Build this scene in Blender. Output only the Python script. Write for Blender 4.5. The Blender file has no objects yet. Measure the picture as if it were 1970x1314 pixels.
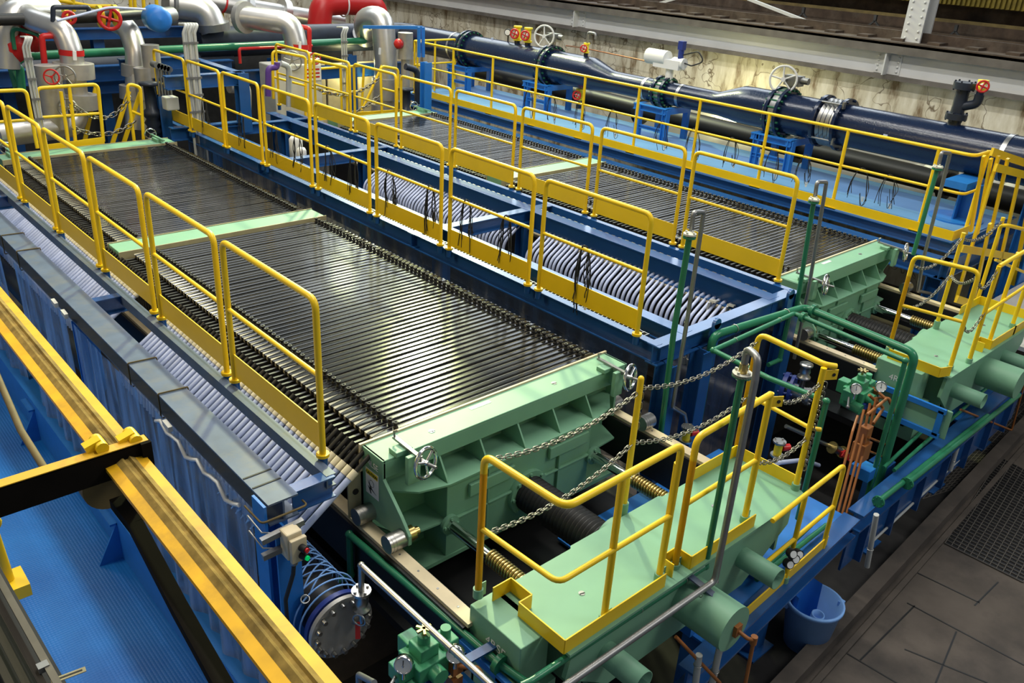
import bpy, math, random
from mathutils import Vector as V3, Matrix
random.seed(7)
sc = bpy.context.scene
COL = sc.collection
# ---------------------------------------------------------------- camera
F = 1634.76
a_, b_, g_ = [math.radians(t) for t in (64.544266, -43.223990, 3.458281)]
ROT = Matrix.Rotation(b_, 3, 'Z') @ Matrix.Rotation(a_, 3, 'X') @ Matrix.Rotation(g_, 3, 'Z')
CAMP = V3((0, 0, 3.0))
cd = bpy.data.cameras.new('camera'); cam = bpy.data.objects.new('camera', cd); COL.objects.link(cam)
cam.matrix_world = Matrix.Translation(CAMP) @ ROT.to_4x4()
cd.sensor_width = 36; cd.lens = F / 1970 * 36; cd.clip_start = 0.05; cd.clip_end = 200
sc.camera = cam
# ---------------------------------------------------------------- light, exposure
sc.view_settings.view_transform = 'Standard'; sc.view_settings.look = 'None'
sc.view_settings.gamma = 1; sc.view_settings.exposure = 0.0; sc.view_settings.use_curve_mapping = False
w = bpy.data.worlds.new('hall_ambient'); sc.world = w; w.use_nodes = True
bgn = w.node_tree.nodes['Background']; bgn.inputs[0].default_value = (0.75, 0.87, 1.0, 1); bgn.inputs[1].default_value = 0.20
def area(loc, sx, sy, power, col=(1, 1, 1), tgt=None, spread=180):
    l = bpy.data.lights.new('hall_lamp', 'AREA'); l.shape = 'RECTANGLE'; l.size = sx; l.size_y = sy
    l.energy = power; l.color = col; l.spread = math.radians(spread)
    o = bpy.data.objects.new('hall_lamp', l); COL.objects.link(o); o.location = loc
    if tgt: o.rotation_euler = (V3(tgt) - V3(loc)).to_track_quat('-Z', 'Y').to_euler()
    return o
DAY = (0.86, 0.94, 1.0); WARM = (1.0, 0.82, 0.5); MERC = (0.93, 1.0, 0.50)
LAMPS = [
    ((9, 22, 15), 16, 6, 1000, DAY, (7, 9, 0)),        # bright far end of the hall (windows)
    ((16.9, 17, 6.2), 30, 4.5, 1700, DAY, (6, 13, 0)),   # clerestory windows over the right wall
    ((4, 6, 10), .5, 10, 800, (1, .96, .85), None),        # ceiling lamp row
    ((12.94, 17.55, 8), .6, .6, 1000, MERC, (3.57, 4.84, 0), 100),  # mercury lamp mirrored in the plates
    ((7.5, 11, 10), .35, 14, 850, (1, .98, .92), None),        # second ceiling lamp row
    ((8.5, -3, 7), 3, 3, 300, (1, .97, .9), (5.5, 2.5, -1)), # lamp of the front aisle
    ((13.45, 22.45, 7), .6, .6, 8, MERC, (4.08, 6.8, 0), 100),  # farther mercury lamp
    ((-3, 9, 6), 2.5, 2.5, 270, WARM, (1, 4, 0)),             # warm lamp over the blue gangway
]
for L in LAMPS: area(*L)
# ---------------------------------------------------------------- pixel of the photograph -> point on a real plane
def ray(px, py): return ROT @ V3(((px - 985) / F, -(py - 657) / F, -1))
def Zp(px, py, z): d = ray(px, py); return CAMP + d * ((z - 3.0) / d.z)
def Xp(px, py, x): d = ray(px, py); return CAMP + d * (x / d.x)
def Yp(px, py, y): d = ray(px, py); return CAMP + d * (y / d.y)
def Hp(px, py, p):      # height above p's spot that the pixel shows
    d = ray(px, py); t = (p[0] * d.x + p[1] * d.y) / (d.x ** 2 + d.y ** 2); return 3.0 + d.z * t
# ---------------------------------------------------------------- materials
MAT = {}
def mat(name, col, rough=0.5, metal=0.0, var=0.0, scale=8.0, spec=0.5, bump=0.0, alpha=1.0, trans=0.0, emit=0.0, rnd=0.0, coat=0.0, ior=1.45, dirt=None, dirtscale=1.5, dirtamt=0.5, stretch=None):
    m = bpy.data.materials.new(name); m.use_nodes = True; nt = m.node_tree; N = nt.nodes; L = nt.links
    b = N['Principled BSDF']
    c4 = (*col, 1)
    b.inputs['Base Color'].default_value = c4; b.inputs['Roughness'].default_value = rough
    b.inputs['Metallic'].default_value = metal; b.inputs['Specular IOR Level'].default_value = spec
    b.inputs['Alpha'].default_value = alpha; b.inputs['Transmission Weight'].default_value = trans; b.inputs['IOR'].default_value = ior
    b.inputs['Coat Weight'].default_value = coat; b.inputs['Coat Roughness'].default_value = 0.12
    if emit: b.inputs['Emission Color'].default_value = c4; b.inputs['Emission Strength'].default_value = emit
    tc = N.new('ShaderNodeTexCoord'); src = tc.outputs['Object']
    if stretch:
        mp = N.new('ShaderNodeMapping'); mp.inputs['Scale'].default_value = stretch; L.new(src, mp.inputs[0]); src = mp.outputs[0]
    cur = None
    if var or bump or dirt:
        n = N.new('ShaderNodeTexNoise'); n.inputs['Scale'].default_value = scale; n.inputs['Detail'].default_value = 5; L.new(src, n.inputs[0])
        if var:
            mr = N.new('ShaderNodeMapRange'); mr.inputs[1].default_value = .3; mr.inputs[2].default_value = .7
            mr.inputs[3].default_value = 1 - var; mr.inputs[4].default_value = 1 + var; L.new(n.outputs[0], mr.inputs[0])
            mx = N.new('ShaderNodeMix'); mx.data_type = 'RGBA'; mx.blend_type = 'MULTIPLY'; mx.inputs[0].default_value = 1
            mx.inputs[6].default_value = c4; L.new(mr.outputs[0], mx.inputs[7]); cur = mx.outputs[2]
        if bump:
            bp = N.new('ShaderNodeBump'); bp.inputs['Strength'].default_value = bump; bp.inputs['Distance'].default_value = .01
            L.new(n.outputs[0], bp.inputs['Height']); L.new(bp.outputs[0], b.inputs['Normal'])
    if dirt:
        n2 = N.new('ShaderNodeTexNoise'); n2.inputs['Scale'].default_value = dirtscale; n2.inputs['Detail'].default_value = 8; n2.inputs['Roughness'].default_value = .65; L.new(src, n2.inputs[0])
        r2 = N.new('ShaderNodeMapRange'); r2.inputs[1].default_value = .48; r2.inputs[2].default_value = .68; r2.inputs[4].default_value = dirtamt; L.new(n2.outputs[0], r2.inputs[0])
        m2 = N.new('ShaderNodeMix'); m2.data_type = 'RGBA'; m2.inputs[6].default_value = c4; m2.inputs[7].default_value = (*dirt, 1)
        if cur: L.new(cur, m2.inputs[6])
        L.new(r2.outputs[0], m2.inputs[0]); cur = m2.outputs[2]
    if rnd:
        oi = N.new('ShaderNodeObjectInfo'); mr = N.new('ShaderNodeMapRange'); mr.inputs[3].default_value = 1 - rnd; mr.inputs[4].default_value = 1 + rnd
        L.new(oi.outputs['Random'], mr.inputs[0])
        mx = N.new('ShaderNodeMix'); mx.data_type = 'RGBA'; mx.blend_type = 'MULTIPLY'; mx.inputs[0].default_value = 1; mx.inputs[6].default_value = c4
        if cur: L.new(cur, mx.inputs[6])
        L.new(mr.outputs[0], mx.inputs[7]); cur = mx.outputs[2]
    if cur: L.new(cur, b.inputs['Base Color'])
    MAT[name] = m; return m
mat('green', (.17, .355, .235), .5, var=.06, scale=3, dirt=(.20, .41, .24), dirtscale=2.2, dirtamt=.4)
mat('greenpipe', (.022, .17, .085), .28, var=.05)
mat('valvegreen', (.05, .27, .13), .35, var=.08)
mat('blue', (.016, .085, .27), .26, var=.08, scale=4, coat=.3)
mat('brightblue', (.02, .17, .55), .4, var=.06)
mat('greyblue', (.085, .12, .19), .45, var=.15, scale=6, dirt=(.16, .16, .15), dirtscale=4, dirtamt=.6)
mat('yellow', (.82, .54, .010), .36, var=.05, scale=3)
mat('yellowdirty', (.70, .40, .015), .5, var=.12, scale=5, dirt=(.16, .10, .03), dirtscale=5, dirtamt=.55)
mat('railyellow', (.70, .37, .004), .5, var=.12, scale=7, dirt=(.22, .12, .02), dirtscale=3, dirtamt=.5, spec=.3)
mat('dusty', (.27, .18, .045), .85, var=.35, scale=14, spec=.2, dirt=(.075, .05, .018), dirtscale=4, dirtamt=.8)
mat('darkyellow', (.12, .085, .028), .7, var=.3, scale=6)
mat('shadedmetal', (.007, .0055, .004), .9, var=.2, spec=.1)
mat('steel', (.46, .45, .43), .34, 1.0, var=.1)
mat('greysteel', (.27, .27, .27), .42, .8, var=.1)
mat('chainsteel', (.24, .225, .20), .4, 1.0)
mat('chrome', (.72, .72, .73), .13, 1.0)
mat('brass', (.55, .42, .16), .3, 1.0)
mat('black', (.012, .012, .013), .4)
mat('blackrubber', (.010, .010, .010), .45)
mat('plate', (.012, .012, .0125), .125, var=.1, scale=10, rnd=.35, spec=.45)
mat('cloth', (.24, .22, .18), .7, rnd=.25, var=.2)
mat('lug', (.018, .017, .016), .45)
mat('hose', (.46, .52, .72), .35, rnd=.12, var=.06, spec=.6)
mat('cuff', (.62, .55, .38), .5, var=.1)
mat('cream', (.62, .52, .34), .5, var=.08)
mat('tan', (.36, .32, .19), .55, var=.1)
mat('white', (.75, .75, .74), .5)
mat('offwhite', (.55, .54, .47), .5, var=.05)
mat('red', (.50, .015, .015), .35)
mat('signyellow', (.80, .65, .02), .5)
mat('ink', (.01, .01, .01), .6)
mat('orange', (.30, .105, .025), .45, var=.15)
mat('clad', (.60, .585, .56), .36, .85, var=.1, scale=3, bump=.15)
mat('insul', (.42, .40, .37), .5, .6, var=.1)
mat('navy', (.006, .014, .044), .2, var=.1, coat=.15, bump=.25, scale=45)
mat('navydull', (.014, .020, .036), .4, var=.2, bump=.2)
mat('boltgreen', (.01, .10, .05), .4)
mat('paleblue', (.20, .40, .80), .45, var=.05)
mat('navyblue', (.02, .04, .22), .4)
mat('purple', (.10, .04, .22), .4)
mat('girder', (.60, .60, .59), .55, var=.06, scale=2)
mat('girdertop', (.13, .115, .10), .7, var=.25, scale=4)
mat('brown', (.07, .047, .032), .85, var=.35, scale=5, dirt=(.15, .12, .09), dirtscale=3)
mat('olive', (.16, .12, .015), .8, var=.3)
mat('rope', (.02, .02, .02), .6)
mat('darkgrey', (.045, .045, .047), .7, var=.2)
mat('glassgreen', (.0, .5, .12), .2, emit=.5)
mat('lampglow', (1, .93, .6), .5, emit=25)
mat('pvc', (.45, .46, .44), .4)
mat('copper', (.48, .22, .12), .35, .6)
mat('grating', (.10, .09, .08), .7)
mat('concretefloor', (.088, .072, .060), .75, var=.25, scale=2.5, dirt=(.028, .025, .024), dirtscale=1.1, dirtamt=.75, bump=.3)
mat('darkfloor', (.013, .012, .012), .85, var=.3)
mat('screen', (.018, .014, .010), .8, var=.4, scale=2, stretch=(30, 1, 1))
def curtain_mat(nm, colr, a0, a1):
    m = bpy.data.materials.new(nm); m.use_nodes = True; N = m.node_tree.nodes; L = m.node_tree.links; b = N['Principled BSDF']
    b.inputs['Base Color'].default_value = colr; b.inputs['Roughness'].default_value = .22
    tc = N.new('ShaderNodeTexCoord'); mp = N.new('ShaderNodeMapping'); mp.inputs['Scale'].default_value = (6, 6, .7); L.new(tc.outputs['Object'], mp.inputs[0])
    n = N.new('ShaderNodeTexNoise'); n.inputs['Scale'].default_value = 1.6; n.inputs['Detail'].default_value = 6; L.new(mp.outputs[0], n.inputs[0])
    mr = N.new('ShaderNodeMapRange'); mr.inputs[1].default_value = .38; mr.inputs[2].default_value = .66; mr.inputs[3].default_value = a0; mr.inputs[4].default_value = a1
    L.new(n.outputs[0], mr.inputs[0]); L.new(mr.outputs[0], b.inputs['Alpha'])
    MAT[nm] = m
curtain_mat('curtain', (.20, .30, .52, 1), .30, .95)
curtain_mat('shadedcurtain', (.035, .06, .13, 1), .45, .9)  # the dark space behind the clear plastic is put into this colour
def checker_mat():
    m = bpy.data.materials.new('checker'); m.use_nodes = True; N = m.node_tree.nodes; L = m.node_tree.links; b = N['Principled BSDF']
    b.inputs['Roughness'].default_value = .33
    tc = N.new('ShaderNodeTexCoord')
    vo = N.new('ShaderNodeTexVoronoi'); vo.inputs['Scale'].default_value = 38; vo.inputs['Randomness'].default_value = .0; L.new(tc.outputs['Object'], vo.inputs[0])
    bp = N.new('ShaderNodeBump'); bp.inputs['Strength'].default_value = .5; bp.inputs['Distance'].default_value = .006; bp.invert = True; L.new(vo.outputs['Distance'], bp.inputs['Height']); L.new(bp.outputs[0], b.inputs['Normal'])
    n = N.new('ShaderNodeTexNoise'); n.inputs['Scale'].default_value = 1.2; n.inputs['Detail'].default_value = 7; L.new(tc.outputs['Object'], n.inputs[0])
    cr = N.new('ShaderNodeValToRGB'); cr.color_ramp.elements[0].position = .3; cr.color_ramp.elements[0].color = (.008, .125, .46, 1)
    cr.color_ramp.elements[1].position = .72; cr.color_ramp.elements[1].color = (.018, .22, .68, 1); L.new(n.outputs[0], cr.inputs[0]); L.new(cr.outputs[0], b.inputs['Base Color'])
    MAT['checker'] = m
checker_mat()
mat('deckpaint', (.10, .235, .48), .6, var=.1, scale=1.5)
def wall_mat():
    m = bpy.data.materials.new('concretewall'); m.use_nodes = True; N = m.node_tree.nodes; L = m.node_tree.links; b = N['Principled BSDF']
    b.inputs['Roughness'].default_value = .85
    tc = N.new('ShaderNodeTexCoord')
    mp = N.new('ShaderNodeMapping'); mp.inputs['Scale'].default_value = (1.5, 2.6, .7); L.new(tc.outputs['Object'], mp.inputs[0])
    n = N.new('ShaderNodeTexNoise'); n.inputs['Scale'].default_value = 1.5; n.inputs['Detail'].default_value = 9; n.inputs['Roughness'].default_value = .62; L.new(mp.outputs[0], n.inputs[0])
    cr = N.new('ShaderNodeValToRGB'); e = cr.color_ramp.elements
    e[0].position = .34; e[0].color = (.19, .13, .07, 1); e[1].position = .62; e[1].color = (.70, .66, .55, 1)
    k = e.new(.47); k.color = (.55, .50, .38, 1); L.new(n.outputs[0], cr.inputs[0])
    v = N.new('ShaderNodeTexVoronoi'); v.feature = 'DISTANCE_TO_EDGE'; v.inputs['Scale'].default_value = 1.3
    nz = N.new('ShaderNodeTexNoise'); nz.inputs['Scale'].default_value = 2.5; L.new(tc.outputs['Object'], nz.inputs[0])
    ad = N.new('ShaderNodeVectorMath'); ad.operation = 'MULTIPLY_ADD'; ad.inputs[1].default_value = (.9, .9, .9); L.new(nz.outputs[1], ad.inputs[0]); L.new(tc.outputs['Object'], ad.inputs[2]); L.new(ad.outputs[0], v.inputs[0])
    mr = N.new('ShaderNodeMapRange'); mr.inputs[2].default_value = .014; L.new(v.outputs[0], mr.inputs[0])
    mx = N.new('ShaderNodeMix'); mx.data_type = 'RGBA'; mx.inputs[6].default_value = (.13, .09, .05, 1); L.new(mr.outputs[0], mx.inputs[0]); L.new(cr.outputs[0], mx.inputs[7]); L.new(mx.outputs[2], b.inputs['Base Color'])
    MAT['concretewall'] = m
wall_mat()
# ---------------------------------------------------------------- mesh helpers
def frame(d):
    d = d.normalized(); u = V3((0, 0, 1)) if abs(d.z) < .95 else V3((0, 1, 0))
    x = d.cross(u).normalized(); return d, x, x.cross(d).normalized()
def fillet(pts, R, n=5, closed=False):
    pts = [V3(p) for p in pts]
    if not R: return pts
    out = []; N = len(pts)
    for i, p in enumerate(pts):
        if not closed and i in (0, N - 1): out.append(p); continue
        a = pts[i - 1] - p; b = pts[(i + 1) % N] - p
        la, lb = a.length, b.length; a = a / la; b = b / lb
        ang = a.angle(b, 0)
        if ang > 3.1: out.append(p); continue
        t = min(R / math.tan(ang / 2), la * .49, lb * .49)
        for k in range(n + 1):
            s = k / n; q0 = p + a * t; q1 = p + b * t
            out.append(q0 * (1 - s) ** 2 + p * 2 * s * (1 - s) + q1 * s * s)
    return out
class MB:
    def __init__(s): s.v = []; s.f = []; s.sm = []
    def add(s, vs, fs, sm=False):
        o = len(s.v); s.v += [tuple(v) for v in vs]; s.f += [tuple(i + o for i in f) for f in fs]; s.sm += [sm] * len(fs); return s
    def box(s, x0, x1, y0, y1, z0, z1):
        return s.add([(x, y, z) for x in (x0, x1) for y in (y0, y1) for z in (z0, z1)], [(0, 1, 3, 2), (4, 6, 7, 5), (0, 4, 5, 1), (2, 3, 7, 6), (0, 2, 6, 4), (1, 5, 7, 3)])
    def bar(s, p0, p1, wd, h, up=None):          # rectangular bar along p0-p1
        p0, p1 = V3(p0), V3(p1); d, x, y = frame(p1 - p0)
        if up is not None: x = d.cross(V3(up)).normalized(); y = x.cross(d)
        vs = [p + x * (sx * wd / 2) + y * (sy * h / 2) for p in (p0, p1) for sx, sy in ((-1, -1), (1, -1), (1, 1), (-1, 1))]
        return s.add(vs, [(0, 3, 2, 1), (4, 5, 6, 7)] + [(i, (i + 1) % 4, (i + 1) % 4 + 4, i + 4) for i in range(4)])
    def prism(s, pts, d):
        pts = [V3(p) for p in pts]; d = V3(d); n = len(pts)
        return s.add(pts + [p + d for p in pts], [tuple(range(n))[::-1], tuple(range(n, 2 * n))] + [(i, (i + 1) % n, (i + 1) % n + n, i + n) for i in range(n)])
    def cyl(s, p0, p1, r, r1=None, n=16, cap=True):
        p0, p1 = V3(p0), V3(p1); d, x, y = frame(p1 - p0); r1 = r if r1 is None else r1
        c = [(math.cos(2 * math.pi * i / n), math.sin(2 * math.pi * i / n)) for i in range(n)]
        s.add([p0 + x * (a * r) + y * (b * r) for a, b in c] + [p1 + x * (a * r1) + y * (b * r1) for a, b in c], [(i, (i + 1) % n, (i + 1) % n + n, i + n) for i in range(n)], True)
        if cap:
            s.add([p0 + x * (a * r) + y * (b * r) for a, b in c], [tuple(range(n))[::-1]])
            s.add([p1 + x * (a * r1) + y * (b * r1) for a, b in c], [tuple(range(n))])
        return s
    def lathe(s, p, ax, prof, n=20):             # prof: (radius, distance along axis)
        p = V3(p); d, x, y = frame(V3(ax)); vs = []; fs = []
        for r, h in prof:
            vs += [p + d * h + x * (r * math.cos(2 * math.pi * i / n)) + y * (r * math.sin(2 * math.pi * i / n)) for i in range(n)]
        for k in range(len(prof) - 1):
            fs += [(k * n + i, k * n + (i + 1) % n, (k + 1) * n + (i + 1) % n, (k + 1) * n + i) for i in range(n)]
        return s.add(vs, fs, True)
    def tube(s, pts, r, n=10, bend=0, closed=False, cap=True, k=5):
        ps = fillet(pts, bend, k, closed); N = len(ps); vs = []; px = None
        for i, p in enumerate(ps):
            if closed: d = ps[(i + 1) % N] - ps[i - 1]
            else: d = ps[min(i + 1, N - 1)] - ps[max(i - 1, 0)]
            if d.length < 1e-9: d = V3((0, 0, 1))
            d.normalize()
            if px is None: _, px, _ = frame(d)
            px = px - d * px.dot(d)
            px = px.normalized() if px.length > 1e-6 else frame(d)[1]
            y = d.cross(px)
            vs += [p + px * (r * math.cos(2 * math.pi * j / n)) + y * (r * math.sin(2 * math.pi * j / n)) for j in range(n)]
        fs = [(i * n + j, ((i + 1) % N) * n + j, ((i + 1) % N) * n + (j + 1) % n, i * n + (j + 1) % n) for i in range(N if closed else N - 1) for j in range(n)]
        s.add(vs, fs, True)
        if cap and not closed: s.add(vs[:n], [tuple(range(n))]); s.add(vs[-n:], [tuple(range(n))[::-1]])
        return s
    def torus(s, c, ax, R, r, n=24, m=8, x=None, sx=1.0):
        c = V3(c); d, u, v = frame(V3(ax))
        if x is not None: u = V3(x).normalized(); v = d.cross(u)
        return s.tube([c + u * (R * sx * math.cos(2 * math.pi * i / n)) + v * (R * math.sin(2 * math.pi * i / n)) for i in range(n)], r, m, closed=True)
    def flange(s, c, ax, R, t, nb=0, rb=.012, hb=.02, n=24):   # disc centred at c with bolt heads
        c = V3(c); d, x, y = frame(V3(ax)); s.cyl(c - d * t / 2, c + d * t / 2, R, n=n)
        for i in range(nb):
            q = c + (x * math.cos(2 * math.pi * i / nb) + y * math.sin(2 * math.pi * i / nb)) * (R - rb * 1.6); s.cyl(q - d * (t / 2 + hb), q + d * (t / 2 + hb), rb, n=6)
        return s
    def ibeam(s, p0, p1, wd, h, t=.012, kind='I', up=(0, 0, 1)):   # top of the section lies on p0-p1
        p0, p1 = V3(p0), V3(p1); d = (p1 - p0).normalized(); x = d.cross(V3(up)).normalized(); y = x.cross(d)
        a = wd / 2
        if kind == 'I': P = [(-a, 0), (a, 0), (a, -t), (t / 2, -t), (t / 2, -h + t), (a, -h + t), (a, -h), (-a, -h), (-a, -h + t), (-t / 2, -h + t), (-t / 2, -t), (-a, -t)]
        elif kind == 'C': P = [(-a, 0), (a, 0), (a, -t), (-a + t, -t), (-a + t, -h + t), (a, -h + t), (a, -h), (-a, -h)]
        elif kind == 'D': P = [(a, 0), (-a, 0), (-a, -t), (a - t, -t), (a - t, -h + t), (-a, -h + t), (-a, -h), (a, -h)]
        else: P = [(-a, 0), (a, 0), (a, -h), (-a, -h)]
        return s.prism([p0 + x * q[0] + y * q[1] for q in P], p1 - p0)
    def sphere(s, c, r, n=14, m=8, sc=(1, 1, 1)):
        c = V3(c); vs = []; 
        for i in range(m + 1):
            t = math.pi * i / m
            vs += [c + V3((r * sc[0] * math.sin(t) * math.cos(2 * math.pi * j / n), r * sc[1] * math.sin(t) * math.sin(2 * math.pi * j / n), r * sc[2] * math.cos(t))) for j in range(n)]
        return s.add(vs, [(i * n + j, (i + 1) * n + j, (i + 1) * n + (j + 1) % n, i * n + (j + 1) % n) for i in range(m) for j in range(n)], True)
    def mesh(s, name, m):
        me = bpy.data.meshes.new(name); me.from_pydata(s.v, [], s.f); me.polygons.foreach_set('use_smooth', s.sm); me.materials.append(MAT[m]); me.update(); return me
    def build(s, name, m, parent=None, bevel=0):
        o = bpy.data.objects.new(name, s.mesh(name, m)); COL.objects.link(o)
        if parent is not None: o.parent = parent; o.matrix_parent_inverse = Matrix.Translation(-parent.location) if parent.type == 'EMPTY' and parent.parent is None else Matrix()
        if bevel:
            b = o.modifiers.new('bevel', 'BEVEL'); b.width = bevel; b.segments = 2; b.limit_method = 'ANGLE'; b.angle_limit = .9
        return o
def thing(name, label, cat, loc=(0, 0, 0), group=None):
    o = bpy.data.objects.new(name, None); COL.objects.link(o); o.location = loc; o.empty_display_size = .1
    o['label'] = label; o['category'] = cat
    if group: o['group'] = group
    return o
def tag(o, label, cat, group=None, kind=None):
    o['label'] = label; o['category'] = cat
    if group: o['group'] = group
    if kind: o['kind'] = kind
    return o
def struct(o): o['kind'] = 'structure'; return o
def dup(root, dloc, label=None, group=None):
    r = root.copy(); COL.objects.link(r); r.location = V3(root.location) + V3(dloc)
    if label: r['label'] = label
    if group: r['group'] = group
    for ch in list(root.children):
        c = ch.copy(); COL.objects.link(c); c.parent = r; c.matrix_parent_inverse = ch.matrix_parent_inverse.copy()
        for g in list(ch.children):
            e = g.copy(); COL.objects.link(e); e.parent = c; e.matrix_parent_inverse = g.matrix_parent_inverse.copy()
    return r
def text(s, p, xdir, ydir, size, m, parent, name='lettering'):
    cu = bpy.data.curves.new(name, 'FONT'); cu.body = s; cu.size = size; cu.align_x = 'CENTER'; cu.align_y = 'CENTER'; cu.extrude = .0008
    t = bpy.data.objects.new('tmp', cu); COL.objects.link(t)
    me = bpy.data.meshes.new_from_object(t); bpy.data.objects.remove(t); bpy.data.curves.remove(cu)
    x = V3(xdir).normalized(); y = V3(ydir); y = (y - x * y.dot(x)).normalized(); z = x.cross(y)
    M = Matrix((x, y, z)).transposed().to_4x4(); M.translation = V3(p) + z * .0015; me.transform(M); me.materials.clear(); me.materials.append(MAT[m])
    o = bpy.data.objects.new(name, me); COL.objects.link(o)
    o.parent = parent
    if parent.type == 'EMPTY': o.matrix_parent_inverse = Matrix.Translation(-parent.location)
    return o
def sag(p0, p1, dip, n=24):
    p0, p1 = V3(p0), V3(p1); return [p0.lerp(p1, i / n) - V3((0, 0, dip * 4 * (i / n) * (1 - i / n))) for i in range(n + 1)]
def chain(pts, label, L=.05, r=.0042):
    ps = [V3(p) for p in pts]; mb = MB(); acc = 0; cur = ps[0]; k = 0; i = 0; nodes = [ps[0]]
    step = L * .74
    while i < len(ps) - 1:
        d = ps[i + 1] - cur
        if d.length + acc >= step: cur = cur + d.normalized() * (step - acc); acc = 0; nodes.append(cur)
        else: acc += d.length; i += 1; cur = ps[i]
    for a, b in zip(nodes, nodes[1:]):
        d, x, y = frame(b - a); ax = x if k % 2 else y; k += 1
        ax = (x + y * .6).normalized() if k % 2 else (y - x * .6).normalized()
        c = (a + b) / 2; u = d; v = ax.cross(d)
        R = L * .26; h = L / 2 - R * .8
        q = [c + u * (h + R * math.cos(t)) + v * (R * math.sin(t)) for t in (-1.5, -.75, 0, .75, 1.5)] + [c - u * (h + R * math.cos(t)) - v * (R * math.sin(t)) for t in (-1.5, -.75, 0, .75, 1.5)]
        mb.tube(q, r, 5, closed=True)
    o = mb.build('chain', 'chainsteel'); return tag(o, label, 'chain')
def wheel(c, ax, R, r, mt, parent, name='handwheel', spokes=3, ph=0.3, dish=0):
    mb = MB(); mb.torus(c, ax, R, r, 28, 8); d, x, y = frame(V3(ax)); c = V3(c); hub = c - d * dish
    mb.cyl(hub - d * r * 1.6, hub + d * r * 1.6, R * .18, n=12)
    for i in range(spokes):
        t = ph + 2 * math.pi * i / spokes; e = c + x * (R * math.cos(t)) + y * (R * math.sin(t)); mb.cyl(hub, e, r * .75, n=6)
    return mb.build(name, mt, parent)
ORD = ['first', 'second', 'third', 'fourth', 'fifth', 'sixth', 'seventh', 'eighth', 'ninth', 'tenth', 'eleventh', 'twelfth']
# ---------------------------------------------------------------- the hall
FZ = -2.2
struct(MB().box(-14, 15.2, -1, 30, FZ - .2, FZ).build('floor', 'concretefloor'))
WX = 14.6
struct(MB().box(WX, WX + .4, -1, 30, FZ, 1.195).build('wall_right', 'concretewall'))
struct(MB().box(-14, 15, 24.6, 25, FZ, 8).build('wall_back', 'concretewall'))
struct(MB().box(WX + 1.9, WX + 2.2, -1, 30, 1.3, 3.4).build('wall_upper', 'brown'))
# crane girder over the wall, riveted
gd = thing('crane_girder', 'long pale grey riveted steel girder running along the top of the stained wall', 'girder', (WX, 9, 1.25))
MB().box(WX - .12, WX + .1, 0, 24, 1.27, 1.62).build('web', 'girder', gd)
g = MB(); g.box(WX - .3, WX + .5, 0, 24, 1.62, 1.78).box(WX - .2, WX + .3, 0, 24, 1.20, 1.27); g.build('flange', 'girdertop', gd)
for py, px in ((60, 1112), (115, 1712), (20, 745)):
    p = Xp(px, py, WX - .1); m = MB(); m.box(WX - .28, WX - .1, p.y - .012, p.y + .012, 1.27, 1.62); m.box(WX - .135, WX - .115, p.y - .22, p.y + .22, 1.28, 1.61)
    for s in (-.17, .17):
        for k in range(4): m.sphere((WX - .135, p.y + s, 1.33 + .075 * k), .022, 8, 5)
    m.build('stiffener', 'girder', gd)
tr = thing('crane_runway', 'rusty brown stepped crane runway with rails behind the top of the grey girder', 'crane runway', (WX + 1, 9, 1.78))
MB().box(WX - .3, WX + 1.9, 0, 26, 1.74, 1.80).build('ledge', 'brown', tr)
for k in range(40): MB().box(WX - .1, WX + .6, .6 * k, .6 * k + .2, 1.80, 1.84).build('sleeper', 'brown', tr)
for dx, h in ((.25, .14), (1.2, .1), (1.75, .3)): MB().box(WX + dx - .05, WX + dx + .05, 0, 26, 1.8, 1.8 + h).build('rail', 'brown', tr)
MB().box(WX + 1.45, WX + 1.9, 3.5, 11, 2.35, 2.6).build('olive_panel', 'olive', tr)
m = MB()
for k in range(90): m.box(WX + 1.40, WX + 1.45, 3.5 + k * .08, 3.54 + k * .08, 2.36, 2.60)
m.build('slats', 'signyellow', tr) if False else m.build('slats', 'olive', tr)
MB().box(WX + 1.3, WX + 1.36, 0, 26, 2.08, 2.13).build('pipe_rail', 'darkyellow', tr)
for px, py in ((1545, 25), (1683, 40), (1838, 60)):
    p = Xp(px, py, WX + 1.3); mm = MB(); mm.bar(p, p + V3((0, -.2, -.18)), .03, .03).bar(p, p + V3((0, .2, -.18)), .03, .03).bar(p, p + V3((0, 0, .1)), .05, .05); mm.build('bracket', 'darkgrey', tr)
cl = thing('riveted_stanchion', 'white riveted steel column standing on the girder at top right', 'column', (WX, 6.4, 1.78))
p = Xp(1752, 76, WX); y = p.y
MB().box(WX - .02, WX + .02, y - .16, y + .16, 1.78, 6).box(WX + .02, WX + .5, y - .02, y + .02, 1.78, 6).box(WX + .3, WX + .34, y - .16, y + .16, 1.78, 6).build('shaft', 'girder', cl)
m = MB()
for k in range(12):
    for s in (-.1, .09): m.sphere((WX - .025, y + s, 1.86 + .11 * k), .02, 8, 5)
m.build('rivets', 'girder', cl)
for (a, c), l in ((((1230, 18), (1430, -40)), 'white steel brace bar crossing the top edge, lower left end'), (((1440, -2), (1575, 50)), 'white steel brace bar slanting down towards the column')):
    tag(MB().bar(Xp(*a, WX + .3), Xp(*c, WX + .35), .07, .05).build('brace_bar', 'girder'), l, 'brace')
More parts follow.
